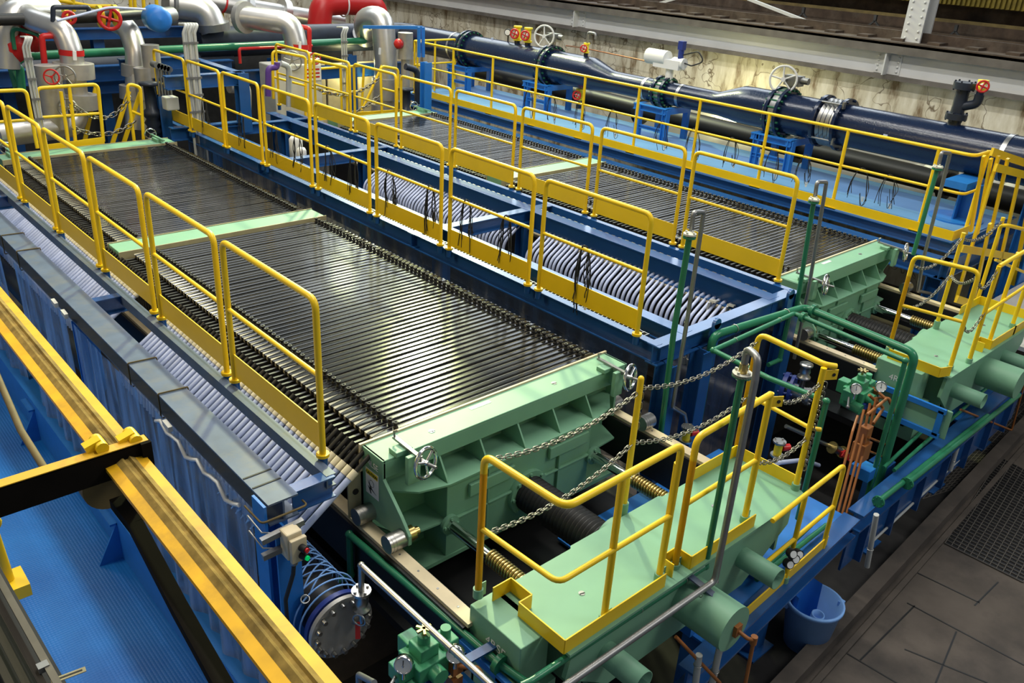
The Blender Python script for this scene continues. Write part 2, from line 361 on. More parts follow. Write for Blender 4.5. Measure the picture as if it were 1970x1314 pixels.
# foot of the wall behind the pipe: pale panel, black pipe, canvas
tag(MB().box(13.9, 14.55, 3, 12.2, -.55, .18).build('duct_casing', 'offwhite'), 'long cream casing along the wall foot behind the navy main pipe', 'casing')
o = MB().cyl((13.35, 2.5, -.02), (13.35, 16, .12), .17, n=18).build('black_pipe', 'blackrubber'); tag(o, 'black rubber pipe lying low between the blue platform and the wall', 'pipe')
MB().flange((13.35, 10.9, .05), (0, 1, 0), .26, .1).flange((13.35, 7.4, .03), (0, 1, 0), .26, .1).flange((13.35, 4.9, .03), (0, 1, 0), .26, .1).build('coupling', 'blackrubber', o)
m = MB()
for k in range(9): m.sphere((13.5, 3.2 + .28 * k, .0 + .05 * math.sin(k * 2)), .2, 10, 6, (1, 1.1, .9 + .2 * (k % 2)))
tag(m.build('canvas_sheet', 'offwhite'), 'crumpled pale canvas sheet bundled under the near end of the main pipe', 'sheet')
gl = Xp(1395, 240, 13.78)
wl = thing('work_lamp', 'lit work lamp glowing behind the platform under the main pipe', 'lamp', gl)
MB().sphere(gl, .07).build('bulb', 'lampglow', wl); MB().cyl(gl + V3((.05, 0, .0)), gl + V3((.12, 0, .0)), .07, .03).build('socket', 'darkgrey', wl)
ld = bpy.data.lights.new('work_lamp_light', 'POINT'); ld.energy = 55; ld.color = (1, .93, .45); ld.shadow_soft_size = .06
lo = bpy.data.objects.new('work_lamp_light', ld); COL.objects.link(lo); lo.location = gl + V3((-.02, 0, .12))
# dark aisle floor, floor rail and grating at lower right
tag(MB().prism([a_ for a_ in (Zp(1512, 1314, FZ) + V3((-3, -.12, 0)), Zp(1868, 930, FZ) + V3((3, .12, 0)), V3((12.5, 4.2, FZ)), V3((1.0, 4.2, FZ)))], (0, 0, .012)).build('floor_plate', 'darkfloor'), 'dark floor strip under the overhanging press base', 'floor strip')  # darker floor between the base and the rail
q = MB(); a = Zp(1512, 1314, FZ + .1); b = Zp(1868, 930, FZ + .1); d = (b - a).normalized()
rl = MB().bar(a - d * 3, b + d * 6, .13, .12).build('floor_rail', 'concretefloor'); tag(rl, 'worn steel rail set along the floor between the bucket aisle and the slabs', 'rail')
MB().bar(a - d * 3 + V3((.06, -.13, -.09)), b + d * 6 + V3((.06, -.13, -.09)), .05, .03).build('kerb', 'concretefloor', rl)
gt = thing('floor_grating', 'dark steel grating in the floor right of the rail', 'grating', Zp(1900, 1020, FZ))
for (P, nx, ny) in (([(1818, 1045), (1968, 1120), (2060, 950), (1925, 880)], 34, 12), ([(1775, 960), (1838, 940), (1990, 790), (1950, 760)], 34, 6)):
    c = [Zp(*t, FZ + .012) for t in P]; m = MB()
    MB().prism([t - V3((0, 0, .008)) for t in c], (0, 0, .002)).build('pit', 'black', gt)
    for k in range(nx + 1): s = k / nx; m.bar(c[0].lerp(c[3], s), c[1].lerp(c[2], s), .007, .01)
    for k in range(ny + 1): s = k / ny; m.bar(c[0].lerp(c[1], s), c[3].lerp(c[2], s), .007, .01)
    m.build('bars', 'grating', gt)
m = MB()     # slab joints
for p0, p1 in (((1740, 1314 - 65), (1900, 1314)), ((1655, 1270), (1760, 1165)), ((1745, 1160), (1970, 1280)), ((1760, 1100), (1885, 1160)), ((1875, 1165), (1920, 1120)), ((1800, 1314), (1840, 1215)), ((1620, 1252), (1735, 1320))):
    m.bar(Zp(*p0, FZ + .001), Zp(*p1, FZ + .001), .014, .004)
jt = m.build('trim_1', 'black'); struct(jt)
# ---------------------------------------------------------------- filter presses
CX0 = 3.74
def press(side, cx, sx, dy, zt):
    X = lambda x: cx + (x - CX0) * sx
    L = side + ' press'
    def bx(m, x0, x1, y0, y1, z0, z1): return m.box(X(x0), X(x1), y0 + dy, y1 + dy, z0, z1)
    P = lambda x, y, z: V3((X(x), y + dy, z))
    # --- moving head
    h = thing('press_follower', 'green ribbed moving head of the %s with two chrome handwheels' % L, 'press head', P(3.74, 3.95, -1.1))
    m = MB(); bx(m, 2.56, 4.92, 3.86, 4.10, zt - .018, zt); bx(m, 2.56, 4.92, 3.86, 3.885, zt - .14, zt - .016)
    m.build('top_plate', 'green', h, .004)
    m = MB(); bx(m, 2.58, 4.90, 4.03, 4.10, -1.08, zt - .02); m.build('face_plate', 'green', h)
    for x in (3.02, 3.38, 3.74, 4.10, 4.46):
        m = MB(); m.prism([P(x - .007, 4.03, zt - .02), P(x - .007, 3.87, zt - .13), P(x - .007, 3.755, -.39), P(x - .007, 4.03, -.40)], (.014 * sx, 0, 0)); m.build('rib', 'green', h)
    m = MB(); m.prism([P(2.60, 4.03, -.40), P(2.62, 3.96, -.40), P(2.80, 3.80, -.40), P(3.02, 3.74, -.40), P(4.47, 3.74, -.40), P(4.70, 3.80, -.40), P(4.86, 3.95, -.40), P(4.88, 4.03, -.40)], (0, 0, .014)); m.build('shelf', 'green', h)
    m = MB(); bx(m, 3.02, 4.46, 3.77, 4.03, -1.02, -.402)
    for z in (-.71,): bx(m, 3.02, 4.46, 3.745, 3.77, z - .008, z + .008)
    for x in (3.38, 4.1): bx(m, x - .008, x + .008, 3.745, 3.77, -1.0, -.41)
    m.build('center_box', 'green', h, .004)
    for x0 in (3.2, 3.98): m = MB(); bx(m, x0, x0 + .42, 3.735, 3.765, -.57, -.47); m.build('stop_bar', 'green', h, .006)
    m = MB(); m.prism([P(2.6, 4.03, -.72), P(2.7, 3.80, -.72), P(3.02, 3.77, -.72), P(3.02, 4.03, -.72)], (0, 0, .014)).prism([P(4.46, 4.03, -.72), P(4.46, 3.77, -.72), P(4.8, 3.8, -.72), P(4.88, 4.03, -.72)], (0, 0, .014))
    bx(m, 2.66, 4.82, 3.76, 4.03, -1.05, -1.02); m.build('lower_shelf', 'green', h)
    for s, x0 in (('left', 2.555), ('right', 4.90)):
        m = MB(); m.prism([P(x0, 4.10, zt), P(x0, 3.86, zt), P(x0, 3.86, zt - .14), P(x0, 3.93, -.40), P(x0, 3.93, -.60), P(x0, 4.10, -.60)] if s == 'right' else [P(x0, 4.10, zt), P(x0, 3.86, zt), P(x0, 3.86, zt - .14), P(x0, 3.66, -.40), P(x0, 3.57, -.50), P(x0, 3.57, -.57), P(x0, 3.64, -.60), P(x0, 3.74, -.58), P(x0, 3.98, -.60), P(x0, 4.10, -.60)], (.024 * sx, 0, 0)); m.build('side_plate', 'green', h, .003)
    for y in (3.64, 4.0):
        for x0, x1, mid in ((2.43, 2.555, 2.44), (4.925, 5.05, 5.04)):
            m = MB(); m.cyl(P(x0, y, -.545), P(x1, y, -.545), .062, n=24).cyl(P(x0 + .02, y, -.545), P(x0 + .03, y, -.545), .064, n=24).cyl(P(x0 + .045, y, -.545), P(x0 + .05, y, -.545), .064, n=24); m.build('roller', 'steel', h)
    m = MB(); m.cyl(P(2.58, 3.64, -.545), P(2.64, 3.64, -.545), .055, n=6).cyl(P(2.64, 3.64, -.545), P(2.68, 3.64, -.545), .03, n=6); m.build('nut', 'brass', h)
    m = MB(); bx(m, 2.54, 4.94, 4.10, 4.118, -.62, zt + .012); m.build('rear_liner', 'cream', h)
    m = MB(); bx(m, 2.44, 2.56, 4.10, 4.112, -.62, -.28); m.build('tan_lug', 'tan', h)
    MB().cyl(P(2.495, 4.092, -.42), P(2.495, 4.10, -.42), .022).build('hole', 'ink', h)
    for x, wx in ((2.72, 2.74), (4.70, 4.74)):
        m = MB(); bx(m, x - .07, x + .06, 3.84, 3.93, zt, zt + .035); bx(m, x + .02, x + .045, 3.76, 3.9, zt - .12, zt + .03); bx(m, x - .05, x + .05, 3.74, 3.775, zt - .17, zt + .04); m.build('bracket', 'green', h, .004)
        MB().bar(P(x + .02, 4.0, zt + .05), P(x + .02, 3.70, zt + .04), .028, .018).build('slide_bar', 'greysteel', h)
        MB().tube([P(x + .02, 3.99, zt + .05), P(x + .02, 4.0, zt + .09), P(x + .03, 3.98, zt + .10)], .008, 6).build('hook', 'greysteel', h)
        c = P(x + .03, 3.66, zt + .02); wh = wheel(c, (.25, -1, .12), .10, .014, 'chrome', h, 'handwheel', 3, .4)
        MB().cyl(c, c + V3((.02, -.085, .0)), .012, n=8).cyl(c, P(x + .02, 3.74, zt + .03), .014, n=8).build('spindle', 'greysteel', wh)
    o = MB().box(X(2.553) - .002, X(2.553), 3.905 + dy, 4.055 + dy, -.415, -.215).build('caution_label', 'white', h); o['label'] = 'white and yellow caution sticker'
    xl = X(2.553) - .003
    MB().box(xl, xl + .002, 3.913 + dy, 4.047 + dy, -.262, -.223).build('band', 'signyellow', o)
    m = MB(); m.prism([(xl, 4.03 + dy, -.31), (xl, 3.98 + dy, -.36), (xl, 3.93 + dy, -.385), (xl, 4.0 + dy, -.365)], (.002, 0, 0)).prism([(xl, 4.03 + dy, -.35), (xl, 4.0 + dy, -.362), (xl, 3.99 + dy, -.40), (xl, 4.0 + dy, -.40)], (.002, 0, 0)).torus((xl, 3.985 + dy, -.318), (1, 0, 0), .026, .0015, 20, 4); m.build('pictogram', 'ink', o)
    text('CAUTION', (xl - .001, 3.98 + dy, -.243), (0, -1, 0), (0, 0, 1), .03, 'ink', o)
    if side == 'left': text('4LSE', (X(2.553) - .001, 3.965 + dy, -.165), (0, -1, 0), (0, 0, 1), .062, 'white', h)
    m = MB(); bx(m, 3.43, 3.62, 4.03, 4.065, zt, zt + .002); m.build('white_tag', 'white', h)
    for x in (3.03, 4.2):
        m = MB(); m.cyl(P(x, 3.97, zt), P(x, 3.97, zt + .003), .022); e = m.build('screw_plug', 'steel', h); MB().bar(P(x - .018, 3.97, zt + .004), P(x + .018, 3.96, zt + .004), .006, .002).build('slot', 'ink', e)
    # --- middle beam and far head
    for nm, y0, y1, lb in (('press_crossbar', 8.54, 8.86, 'flat green cross beam in the middle of the %s plate pack' % L), ('press_stand', 12.86, 13.2, 'green fixed head closing the far end of the %s' % L)):
        t = thing(nm, lb, 'press beam', P(3.74, y0, -1))
        m = MB(); bx(m, 2.56, 4.90, y0, y1, -1.0, zt + .002); m.build('body', 'green', t, .006)
        m = MB(); bx(m, 2.55, 4.91, y0 - .012, y0, -1.0, zt + .01); bx(m, 2.55, 4.91, y1, y1 + .012, -1.0, zt + .01); m.build('liner', 'tan', t)
        MB().box(X(2.553) - .003, X(2.56), y0 + .08 + dy, y1 - .06 + dy, -.38, -.2).build('warning_label', 'white', t)
        if nm == 'press_stand':
            m = MB()
            for x in (2.72, 4.7): m.box(X(x) - .05, X(x) + .05, y0 + dy + .1, y0 + dy + .3, zt, zt + .05).bar(P(x, y0 - .05, zt + .06), P(x, y1 + .1, zt + .06), .03, .02)
            m.build('clamp', 'green', t)
            for x in (2.72, 4.7): wheel(P(x, y1 + .12, zt + .06), (0.2, 1, .1), .08, .011, 'chrome', t)
    # --- rods, ram, springs
    for x, lb in ((3.04, 'left'), (4.50, 'right')):
        r = MB().cyl(P(x, 3.77, -.74), P(x, 2.8, -.74), .042, n=20).build('guide_rod', 'chrome'); tag(r, 'polished guide rod on the %s side of the %s ram' % (lb, L), 'rod')
        MB().flange(P(x, 3.755, -.74), (0, 1, 0), .075, .03, 4, .012, .014).build('rod_flange', 'green', r)
        m = MB(); n = 17 * 10
        m.tube([P(x, 0, -.74) + V3((.05 * math.cos(t * 2 * math.pi / 10), 3.32 - .44 * t / n, .05 * math.sin(t * 2 * math.pi / 10))) for t in range(n + 1)], .0105, 5); m.build('coil_spring', 'brass', r)
    r = thing('ram', 'black ribbed bellows over the central ram of the %s' % L, 'ram', P(3.78, 3.3, -.76))
    prof = []
    for k in range(26): yy = .03 + k * .036; prof += [(.118, yy), (.142, yy + .012), (.142, yy + .02), (.118, yy + .034)]
    MB().lathe(P(3.78, 3.77, -.78), (0, -1, 0), prof, 28).build('bellows', 'blackrubber', r)
    MB().flange(P(3.78, 3.75, -.78), (0, 1, 0), .185, .04, 8, .014, .016).build('ram_flange', 'green', r)
    # --- side beams carrying the head, dark pit
    f = thing('press_bed', 'long black side beams of the %s topped by cream slide strips' % L, 'press frame', P(3.74, 3, -1))
    for x0, x1, sl in ((2.455, 2.53, -1), (4.97, 5.045, 1)):
        m = MB(); bx(m, x0 - .03, x1 + .03, 2.85, 13.0, -1.0, -.64); m.build('side_beam', 'black', f)
        m = MB(); bx(m, x0 - .008, x1 + .008, 2.83, 13.0, -.64, -.612)
        s = m.build('slide_strip', 'cream', f)
        for k in range(4): MB().cyl(P((x0 + x1) / 2, 2.98 + .2 * k, -.612), P((x0 + x1) / 2, 2.98 + .2 * k, -.610), .008, n=8).build('screw', 'greysteel', s)
    m = MB(); bx(m, 2.53, 4.97, 2.85, 13.0, -1.35, -1.28); m.build('drip_tray', 'black', f)
    for k in range(14): m = MB(); x = 2.7 + k * .17; bx(m, x, x + .12, 3.15, 3.18, -1.28, -1.0); m.build('flap_strip', 'black', f)
    # --- crosshead
    c = thing('press_crosshead', 'green ram crosshead platform in front of the %s with three front cylinders' % L, 'crosshead', P(3.78, 2.5, -1))
    zc = -.5
    m = MB(); m.prism([P(2.66, 2.85, zc), P(3.3, 2.85, zc), P(3.32, 2.87, zc), P(4.2, 2.87, zc), P(4.22, 2.85, zc), P(5.06, 2.85, zc), P(5.09, 2.8, zc), P(5.09, 2.27, zc), P(5.06, 2.22, zc), P(2.66, 2.22, zc)], (0, 0, -.018)); m.build('deck', 'green', c)
    m = MB()
    m.prism([P(2.75, 2.27, zc - .018), P(5.0, 2.27, zc - .018), P(5.0, 2.27, -.75), P(4.5, 2.27, -1.05), P(3.1, 2.27, -1.05), P(2.7, 2.27, -.75)], (0, .03, 0))
    m.prism([P(2.75, 2.82, zc - .018), P(5.0, 2.82, zc - .018), P(5.0, 2.82, -.95), P(2.7, 2.82, -.95)], (0, -.03, 0))
    bx(m, 2.85, 2.88, 2.3, 2.8, -.98, zc - .018); bx(m, 4.93, 4.96, 2.3, 2.8, -.98, zc - .018); bx(m, 3.0, 4.6, 2.3, 2.8, -1.07, -1.04); m.build('body', 'green', c)
    m = MB(); bx(m, 2.50, 2.72, 2.36, 2.84, -1.22, -.82); m.build('guide_leg', 'green', c)
    m = MB(); m.box(X(2.45) - .02, X(2.45), 2.05 + dy, 2.75 + dy, -1.02, -.72); gp_ = m.build('guide_plate', 'green', c, .02)
    m = MB()
    for z_ in (-.74, -1.0): m.box(X(2.45) - .05, X(2.45) - .02, 2.1 + dy, 2.85 + dy, z_ - .025, z_ + .025)
    for y_ in (2.14, 2.5): m.box(X(2.45) - .05, X(2.45) - .02, y_ - .025 + dy, y_ + .025 + dy, -1.0, -.74)
    m.build('guide_bars', 'brightblue', gp_)
    m = MB(); bx(m, 2.48, 2.70, 2.42, 2.86, -.82, zc + .0); b = m.build('end_box', 'green', c, .006)
    text('4RSE' , (X(2.48) - .001, 2.62 + dy, -.64), (0, -1, 0), (0, 0, 1), .085, 'white', b)
    m = MB(); m.box(X(2.478) - .002, X(2.478), 2.66 + dy, 2.8 + dy, -.98, -.80); lb = m.build('caution_label', 'white', c); lb['label'] = 'white caution sticker under the stencilled letters'
    MB().box(X(2.478) - .004, X(2.478) - .002, 2.67 + dy, 2.79 + dy, -.845, -.81).build('band', 'signyellow', lb)
    MB().prism([(X(2.478) - .004, 2.78 + dy, -.88), (X(2.478) - .004, 2.70 + dy, -.95), (X(2.478) - .004, 2.76 + dy, -.95)], (.002, 0, 0)).build('pictogram', 'ink', lb)
    MB().cyl(P(2.5, 2.58, -.9), P(2.68, 2.58, -.9), .16, n=6).box(X(2.5), X(2.75), 2.45 + dy, 2.85 + dy, -1.1, -.82).build('side_guide', 'green', c, .005)
    MB().cyl(P(3.8, 2.3, -.76), P(3.8, 1.90, -.76), .155, n=40).build('main_cylinder', 'green', c, .004)
    for x in (3.04, 4.42):
        m = MB(); m.lathe(P(x, 2.3, -.76), (0, -1, 0), [(.075, 0), (.075, .32), (.07, .32), (.07, .1), (0, .1)], 28); m.build('rod_tube', 'green', c)
        MB().cyl(P(x, 2.83, -.74), P(x, 2.93, -.74), .075, n=20).build('rod_boss', 'green', c)
    m = MB(); m.cyl(P(3.8, 2.82, -.72), P(3.8, 2.95, -.72), .17, n=28); m.build('ram_boss', 'green', c)
    # yellow kick plates round the deck edge
    K = lambda m, a, b_: m.bar(P(*a), P(*b_), .008, .10)
    m = MB(); z = zc + .05; kp = lambda m: m.build('kick_plate', 'yellow', c)
    pts = [(2.60, 2.80), (2.74, 2.80), (2.74, 2.62), (2.64, 2.62), (2.64, 2.25), (3.5, 2.25)] if side == 'left' else [(2.56, 2.80), (2.56, 2.30), (2.70, 2.25)]
    for a, d in zip(pts, pts[1:]): K(m, (*a, z), (*d, z))
    kp(m); m = MB(); pts = [(3.60, 2.27), (3.60, 2.37), (3.75, 2.37), (3.75, 2.25), (4.45, 2.25)]
    for a, d in zip(pts, pts[1:]): K(m, (*a, z), (*d, z))
    kp(m); m = MB(); pts = [(4.55, 2.84), (5.08, 2.84), (5.09, 2.30)] if side == 'left' else [(4.5, 2.84), (5.08, 2.84), (5.08, 2.25), (4.4, 2.25)]
    for a, d in zip(pts, pts[1:]): K(m, (*a, z), (*d, z))
    kp(m)
    for x, y in ((3.06, 2.52), (4.42, 2.55)):
        e = MB().cyl(P(x, y, zc), P(x, y, zc + .003), .02).build('screw_plug', 'steel', c); MB().bar(P(x - .016, y, zc + .004), P(x + .016, y - .01, zc + .004), .006, .002).build('slot', 'ink', e)
    # --- base frame of the press end
    b = thing('press_plinth', 'blue steel base frame under the crosshead of the %s' % L, 'base frame', P(3.8, 2.2, FZ))
    a, e = (Zp(1340, 1302, -1.2), Zp(1655, 1000, -1.2)) if side == 'left' else (Zp(1662, 994, -1.2), Zp(1990, 720, -1.2))
    dv = (e - a).normalized(); nv = V3((-dv.y, dv.x, 0))
    a = a + nv * .07; e = e + nv * .07; MB().ibeam(a, e, .14, .18, .018, 'I').build('front_beam', 'blue', b)
    m = MB(); x0_ = 4.0 if side == 'left' else 8.6
    pa = a + dv * max(0, (x0_ - a.x) / dv.x)
    m.prism([pa + V3((0, 0, -.03)), e + V3((0, 0, -.03)), V3((e.x, 3.6, -1.23)), V3((pa.x, 3.6, -1.23))], (0, 0, -.02)); m.build('deck_plate', 'brightblue', b)
    for k in range(2): q = a.lerp(e, .15 + .35 * k) + nv * .22; MB().box(q.x - .08, q.x + .08, q.y - .06, q.y + .12, -1.23, -1.12).build('pedestal', 'brightblue', b)
    if side == 'right':
        MB().prism([a + V3((0, 0, -.22)), e + V3((0, 0, -.22)), e + V3((0, 0, -.62)), a + V3((0, 0, -.62))], nv * .02).build('skirt_panel', 'blue', b)
        for k in range(7): q = a.lerp(e, .06 + .14 * k); MB().bar(q + V3((0, 0, -.22)) - nv * .03, q + V3((0, 0, -.62)) - nv * .03, .02, .06).build('skirt_rib', 'blue', b)
    for k in (.25, .62, .95):
        q = a.lerp(e, k) + nv * .25; m = MB(); m.box(q.x - .09, q.x + .09, q.y - .09, q.y + .09, FZ, -1.25).box(q.x - .15, q.x + .15, q.y - .15, q.y + .15, FZ, FZ + .03); m.build('leg', 'blue', b)
press('left', 3.74, 1.0, 0, -.08)
press('right', 8.87, .91, .16, -.08)
# ---------------------------------------------------------------- filter plates
def plates(side, cx, sx, dy, zt, y0, y1, where):
    n = round((y1 - y0) / .0665); pitch = (y1 - y0) / n; g = '%s stack of plates in the %s press' % (where, side)
    X = lambda x: cx + (x - CX0) * sx
    lb = {'near': 'black filter plate packed between the moving head and the middle beam of the %s press', 'far': 'black filter plate packed beyond the middle beam of the %s press'}[where] % side
    pr = thing('filter_plate', lb, 'filter plate', (X(3.74), y0 + dy, -1.1), g)
    Y = y0 + dy; hw = pitch * .40
    def half(m, x0, x1): # slab with a rounded top edge
        pts = [(X(x0), Y - hw, -1.15), (X(x0), Y - hw, zt - .008), (X(x0), Y - hw * .92, zt - .0028), (X(x0), Y - hw * .5, zt - .0006), (X(x0), Y + hw * .5, zt - .0006), (X(x0), Y + hw * .92, zt - .0028), (X(x0), Y + hw, zt - .008), (X(x0), Y + hw, -1.15)]
        return m.prism(pts, (X(x1) - X(x0), 0, 0))
    m = MB(); half(m, 2.67, 4.84); m.build('body', 'plate', pr)
    m = MB(); m.box(X(2.69), X(4.84), Y + hw, Y + hw + pitch * .09, -1.1, zt - .007); m.build('filter_cloth', 'cloth', pr)
    m = MB(); m.prism([(X(2.665), Y - hw * .2, zt + .001), (X(2.67), Y + hw * .9, zt + .002), (X(2.79), Y + hw * .95, zt + .002), (X(2.68), Y - hw * .1, zt + .002)], (0, 0, -.03)); m.build('cloth_corner', 'cloth', pr)
    for x in (2.865, 4.72):
        m = MB(); m.lathe((X(x), Y, zt - .004), (0, 0, 1), [(.0, .0), (.018, .0), (.018, .012), (.012, .016), (.012, .032), (.019, .034), (.019, .05), (.01, .05), (.01, .03)], 10); m.build('eye_nut', 'lug', pr)
    m = MB(); m.box(X(2.545), X(2.67), Y - hw * .5, Y + hw * .3, zt - .26, zt - .035).cyl((X(2.50), Y, zt - .12), (X(2.55), Y, zt - .10), .016, n=8).box(X(2.60), X(2.67), Y - hw, Y + hw, -1.1, zt - .1); m.build('grip_lug', 'lug', pr)
    m = MB(); m.box(X(4.84), X(4.93), Y - hw * .5, Y + hw * .35, zt - .2, zt - .05); m.build('right_lug', 'plate', pr)
    for i in range(1, n):
        dup(pr, (0, pitch * i + random.uniform(-.004, .004), random.uniform(-.003, .002)))
    return n
PL = [('left', 3.74, 1.0, 0, -.085, 4.16, 8.50, 'near'), ('left', 3.74, 1.0, 0, -.085, 8.92, 12.84, 'far'), ('right', 8.87, .91, .16, -.085, 4.16, 8.50, 'near'), ('right', 8.87, .91, .16, -.085, 8.92, 12.84, 'far')]
for a in PL: plates(*a)
# ---------------------------------------------------------------- hose galleries
def hoses(side, pts, capi, y0, y1, lb, g, botcap=False, rad=.0225):
    n = round((y1 - y0) / .0665); pitch = (y1 - y0) / n
    pr = thing('drain_hose', lb, 'hose', (pts[0][0], y0, pts[0][1]), g)
    ps = [V3((x, y0, z)) for x, z in pts]
    MB().tube(ps, rad, 10, .18, k=6).build('hose', 'hose', pr)
    d = (ps[1] - ps[0]).normalized(); MB().cyl(ps[0] - d * .03, ps[0] + d * .035, .026, n=12).build('cuff', 'cuff', pr); MB().cyl(ps[0] - d * .17, ps[0] - d * .03, .016, n=8).build('nozzle', 'lug', pr)
    if botcap:
        d = (ps[-1] - ps[-2]).normalized(); MB().cyl(ps[-1] - d * .12, ps[-1] + d * .02, .0265, n=12).build('lower_cuff', 'cuff', pr)
    for i in range(1, n): dup(pr, (0, pitch * i + random.uniform(-.005, .005), 0))
LH = [(2.43, -.215), (2.03, -.50), (1.98, -.58), (1.97, -.70)]
hoses('left', LH, 0, 4.02, 7.1, 'pale blue drain hose sloping off the left press in the near bay', 'drain hoses of the left press, near bay')
hoses('left', LH, 0, 7.75, 12.7, 'pale blue drain hose sloping off the left press in the far bay', 'drain hoses of the left press, far bay')
CH = [(7.55, -.20), (7.0, -.22), (6.72, -.40), (6.70, -.62), (6.78, -.95)]
hoses('right', CH, 0, 4.3, 7.05, 'pale blue hose arching down in the near bay of the central gallery', 'arching hoses of the central gallery, near bay', True, .018)
hoses('right', CH, 0, 7.4, 10.6, 'pale blue hose arching down in the middle bay of the central gallery', 'arching hoses of the central gallery, middle bay', True, .018)
m = MB().cyl((2.0, 3.55, -.86), (2.0, 13, -.86), .165, n=28); mf = m.build('filtrate_header', 'black'); tag(mf, 'big black filtrate header pipe under the left hoses with bolted grey end disc', 'header pipe')
m = MB(); m.flange((2.0, 3.50, -.86), (0, 1, 0), .213, .03, 0, n=40); ed = m.build('end_disc', 'insul', mf)
m = MB()
for i in range(16): t = 2 * math.pi * i / 16; q = V3((2.0 + .18 * math.cos(t), 3.48, -.86 + .18 * math.sin(t))); m.cyl(q, q - V3((0, .03, 0)), .016, n=6)
m.build('bolts', 'steel', ed)
MB().flange((2.0, 3.545, -.86), (0, 1, 0), .218, .035, n=40).build('blue_flange', 'navyblue', mf)
m = MB()
for R, y in ((.225, 3.60), (.232, 3.66), (.238, 3.72)): m.torus((2.0, y, -.86), (0, 1, 0), R, .006, 36, 6)
m.build('hoop_wire', 'paleblue', mf)
m = MB()
for k in range(34):
    y = 3.78 + k * .036
    m.torus((2.04, y, -.84), (.5 if k % 2 else -.5, 1, 0), .178, .006, 24, 5)
m.build('wire_net', 'paleblue', mf)
for k in range(4):
    o = MB().lathe((1.86, 3.90 + k * -.075, -.72), (-.2, -.5, 1), [(.024, 0), (.03, .05), (.03, .06), (.022, .06), (.022, 0)], 16).build('clear_nozzle', 'steel', mf)
tag(MB().cyl((6.82, 3.9, -1.08), (6.82, 13, -1.08), .17, n=24).build('filtrate_header', 'black'), 'dark header pipe at the bottom of the central gallery below the arching hoses', 'header pipe')
# holder comb along the top of the arching hoses
tag(MB().box(7.10, 7.16, 4.0, 10.7, -.30, -.18).build('hose_comb', 'blue'), 'dark blue comb rail holding the tops of the arching hoses', 'rail')
for k, (px, py) in enumerate(((1370, 580), (1405, 588))):
    p = Zp(px, py, -.2); m = MB(); m.bar(p, p + V3((.12, .03, -.03)), .07, .02).bar(p + V3((0, .02, -.01)), p + V3((.02, .05, -.18)), .06, .01)
    tag(m.build('rag_wrap', 'offwhite'), ['white cloth wrapped on the last hoses at the near end of the central gallery', 'second white cloth on the hose ends nearest the near corner beam of the central gallery'][k], 'cloth')
# ---------------------------------------------------------------- blue gallery frames
lf = thing('gallery_steelwork', 'grey blue beam frame of the hose gallery left of the left press', 'steel frame', (1.95, 3.85, FZ))
MB().ibeam((1.82, 3.78, 0), (1.82, 14, 0), .19, .15, .012, 'I').build('outer_beam', 'greyblue', lf)
MB().ibeam((2.165, 3.83, 0), (2.165, 14, 0), .065, .09, .010, 'C').build('inner_channel', 'greyblue', lf)
for y in (3.85, 7.3, 10.9):
    MB().ibeam((1.91, y, -.003), (2.18, y, -.003), .09, .15, .010, 'I').build('cross_beam', 'blue', lf)
    m = MB(); m.ibeam((1.79, y, -.15), (1.79, y, FZ), .15, .16, .014, 'I', up=(0, 1, 0)); m.build('post', 'brightblue', lf)
m = MB(); m.bar((1.70, 3.85, -.0), (1.70, 3.85, -.001), .001, .001)
MB().box(1.695, 1.712, 3.775, 3.925, FZ, -.002).build('post_flange', 'brightblue', lf)
m = MB()
for y in (3.98, 4.1): m.box(1.73, 1.91, y - .006, y + .006, .0, .004)
m.build('weld_bead', 'ink', lf)
MB().box(1.62, 1.80, 3.6, 14, FZ, -1.72).build('sill_beam', 'brightblue', lf)
for i, (px, py) in enumerate(((18, 452), (47, 482), (249, 700), (310, 758))):
    p = Zp(px, py, 0); y = p.y
    m = MB(); m.tube([(1.745, y, -.19), (1.722, y, -.19), (1.722, y, .008), (1.925, y - .02, .008), (1.925, y - .02, -.03)], .0055, 6, .012); o = m.build('curtain_strap', 'darkyellow')
    tag(o, ['farthest thin wire strap hooked over the left grey beam', 'second farthest thin wire strap hooked over the left grey beam', 'third thin wire strap over the left grey beam, beyond the nearest', 'nearest thin wire strap hooked over the left grey beam'][i], 'strap')
# clear plastic curtains
def curtain(x, y0, y1, z0, z1, lb, amp=.022, mt='curtain'):
    m = MB(); n = 120; vs = []
    for i in range(n + 1):
        y = y0 + (y1 - y0) * i / n; o = amp * math.sin(y * 23) + amp * .7 * math.sin(y * 9.1 + 1) 
        for z, k in ((z1, .15), ((z0 + z1) / 2, .8), (z0, 1.2)): vs.append((x + o * k, y, z))
    m.add(vs, [(3 * i + j, 3 * i + 3 + j, 3 * i + 4 + j, 3 * i + 1 + j) for i in range(n) for j in (0, 1)], True)
    tag(m.build('plastic_curtain', mt), lb, 'curtain')
curtain(1.70, 3.95, 7.2, -1.72, -.13, 'clear plastic curtain hanging from the left grey beam, near bay')
curtain(1.70, 7.4, 9.0, -1.72, -.13, 'clear plastic curtain hanging from the left grey beam, next to the middle post')
curtain(1.70, 9.6, 13.9, -1.72, -.13, 'clear plastic curtain hanging from the left grey beam, farthest bay')
curtain(5.26, 3.9, 13.3, -1.3, -.16, mt='shadedcurtain', lb='long clear plastic curtain below the channel right of the left press')
curtain(7.5, 3.95, 7.2, -1.5, -.2, 'plastic curtain inside the near end of the central gallery') if False else None
m = MB(); p = [V3((1.69, 4.1 + .1 * k, -.17 - .03 * (k % 3) - .02 * math.sin(k))) for k in range(14)]; m.tube(p, .014, 6); tag(m.build('curtain_hem', 'white'), 'bunched white hem along the top of the near left curtain', 'hem')
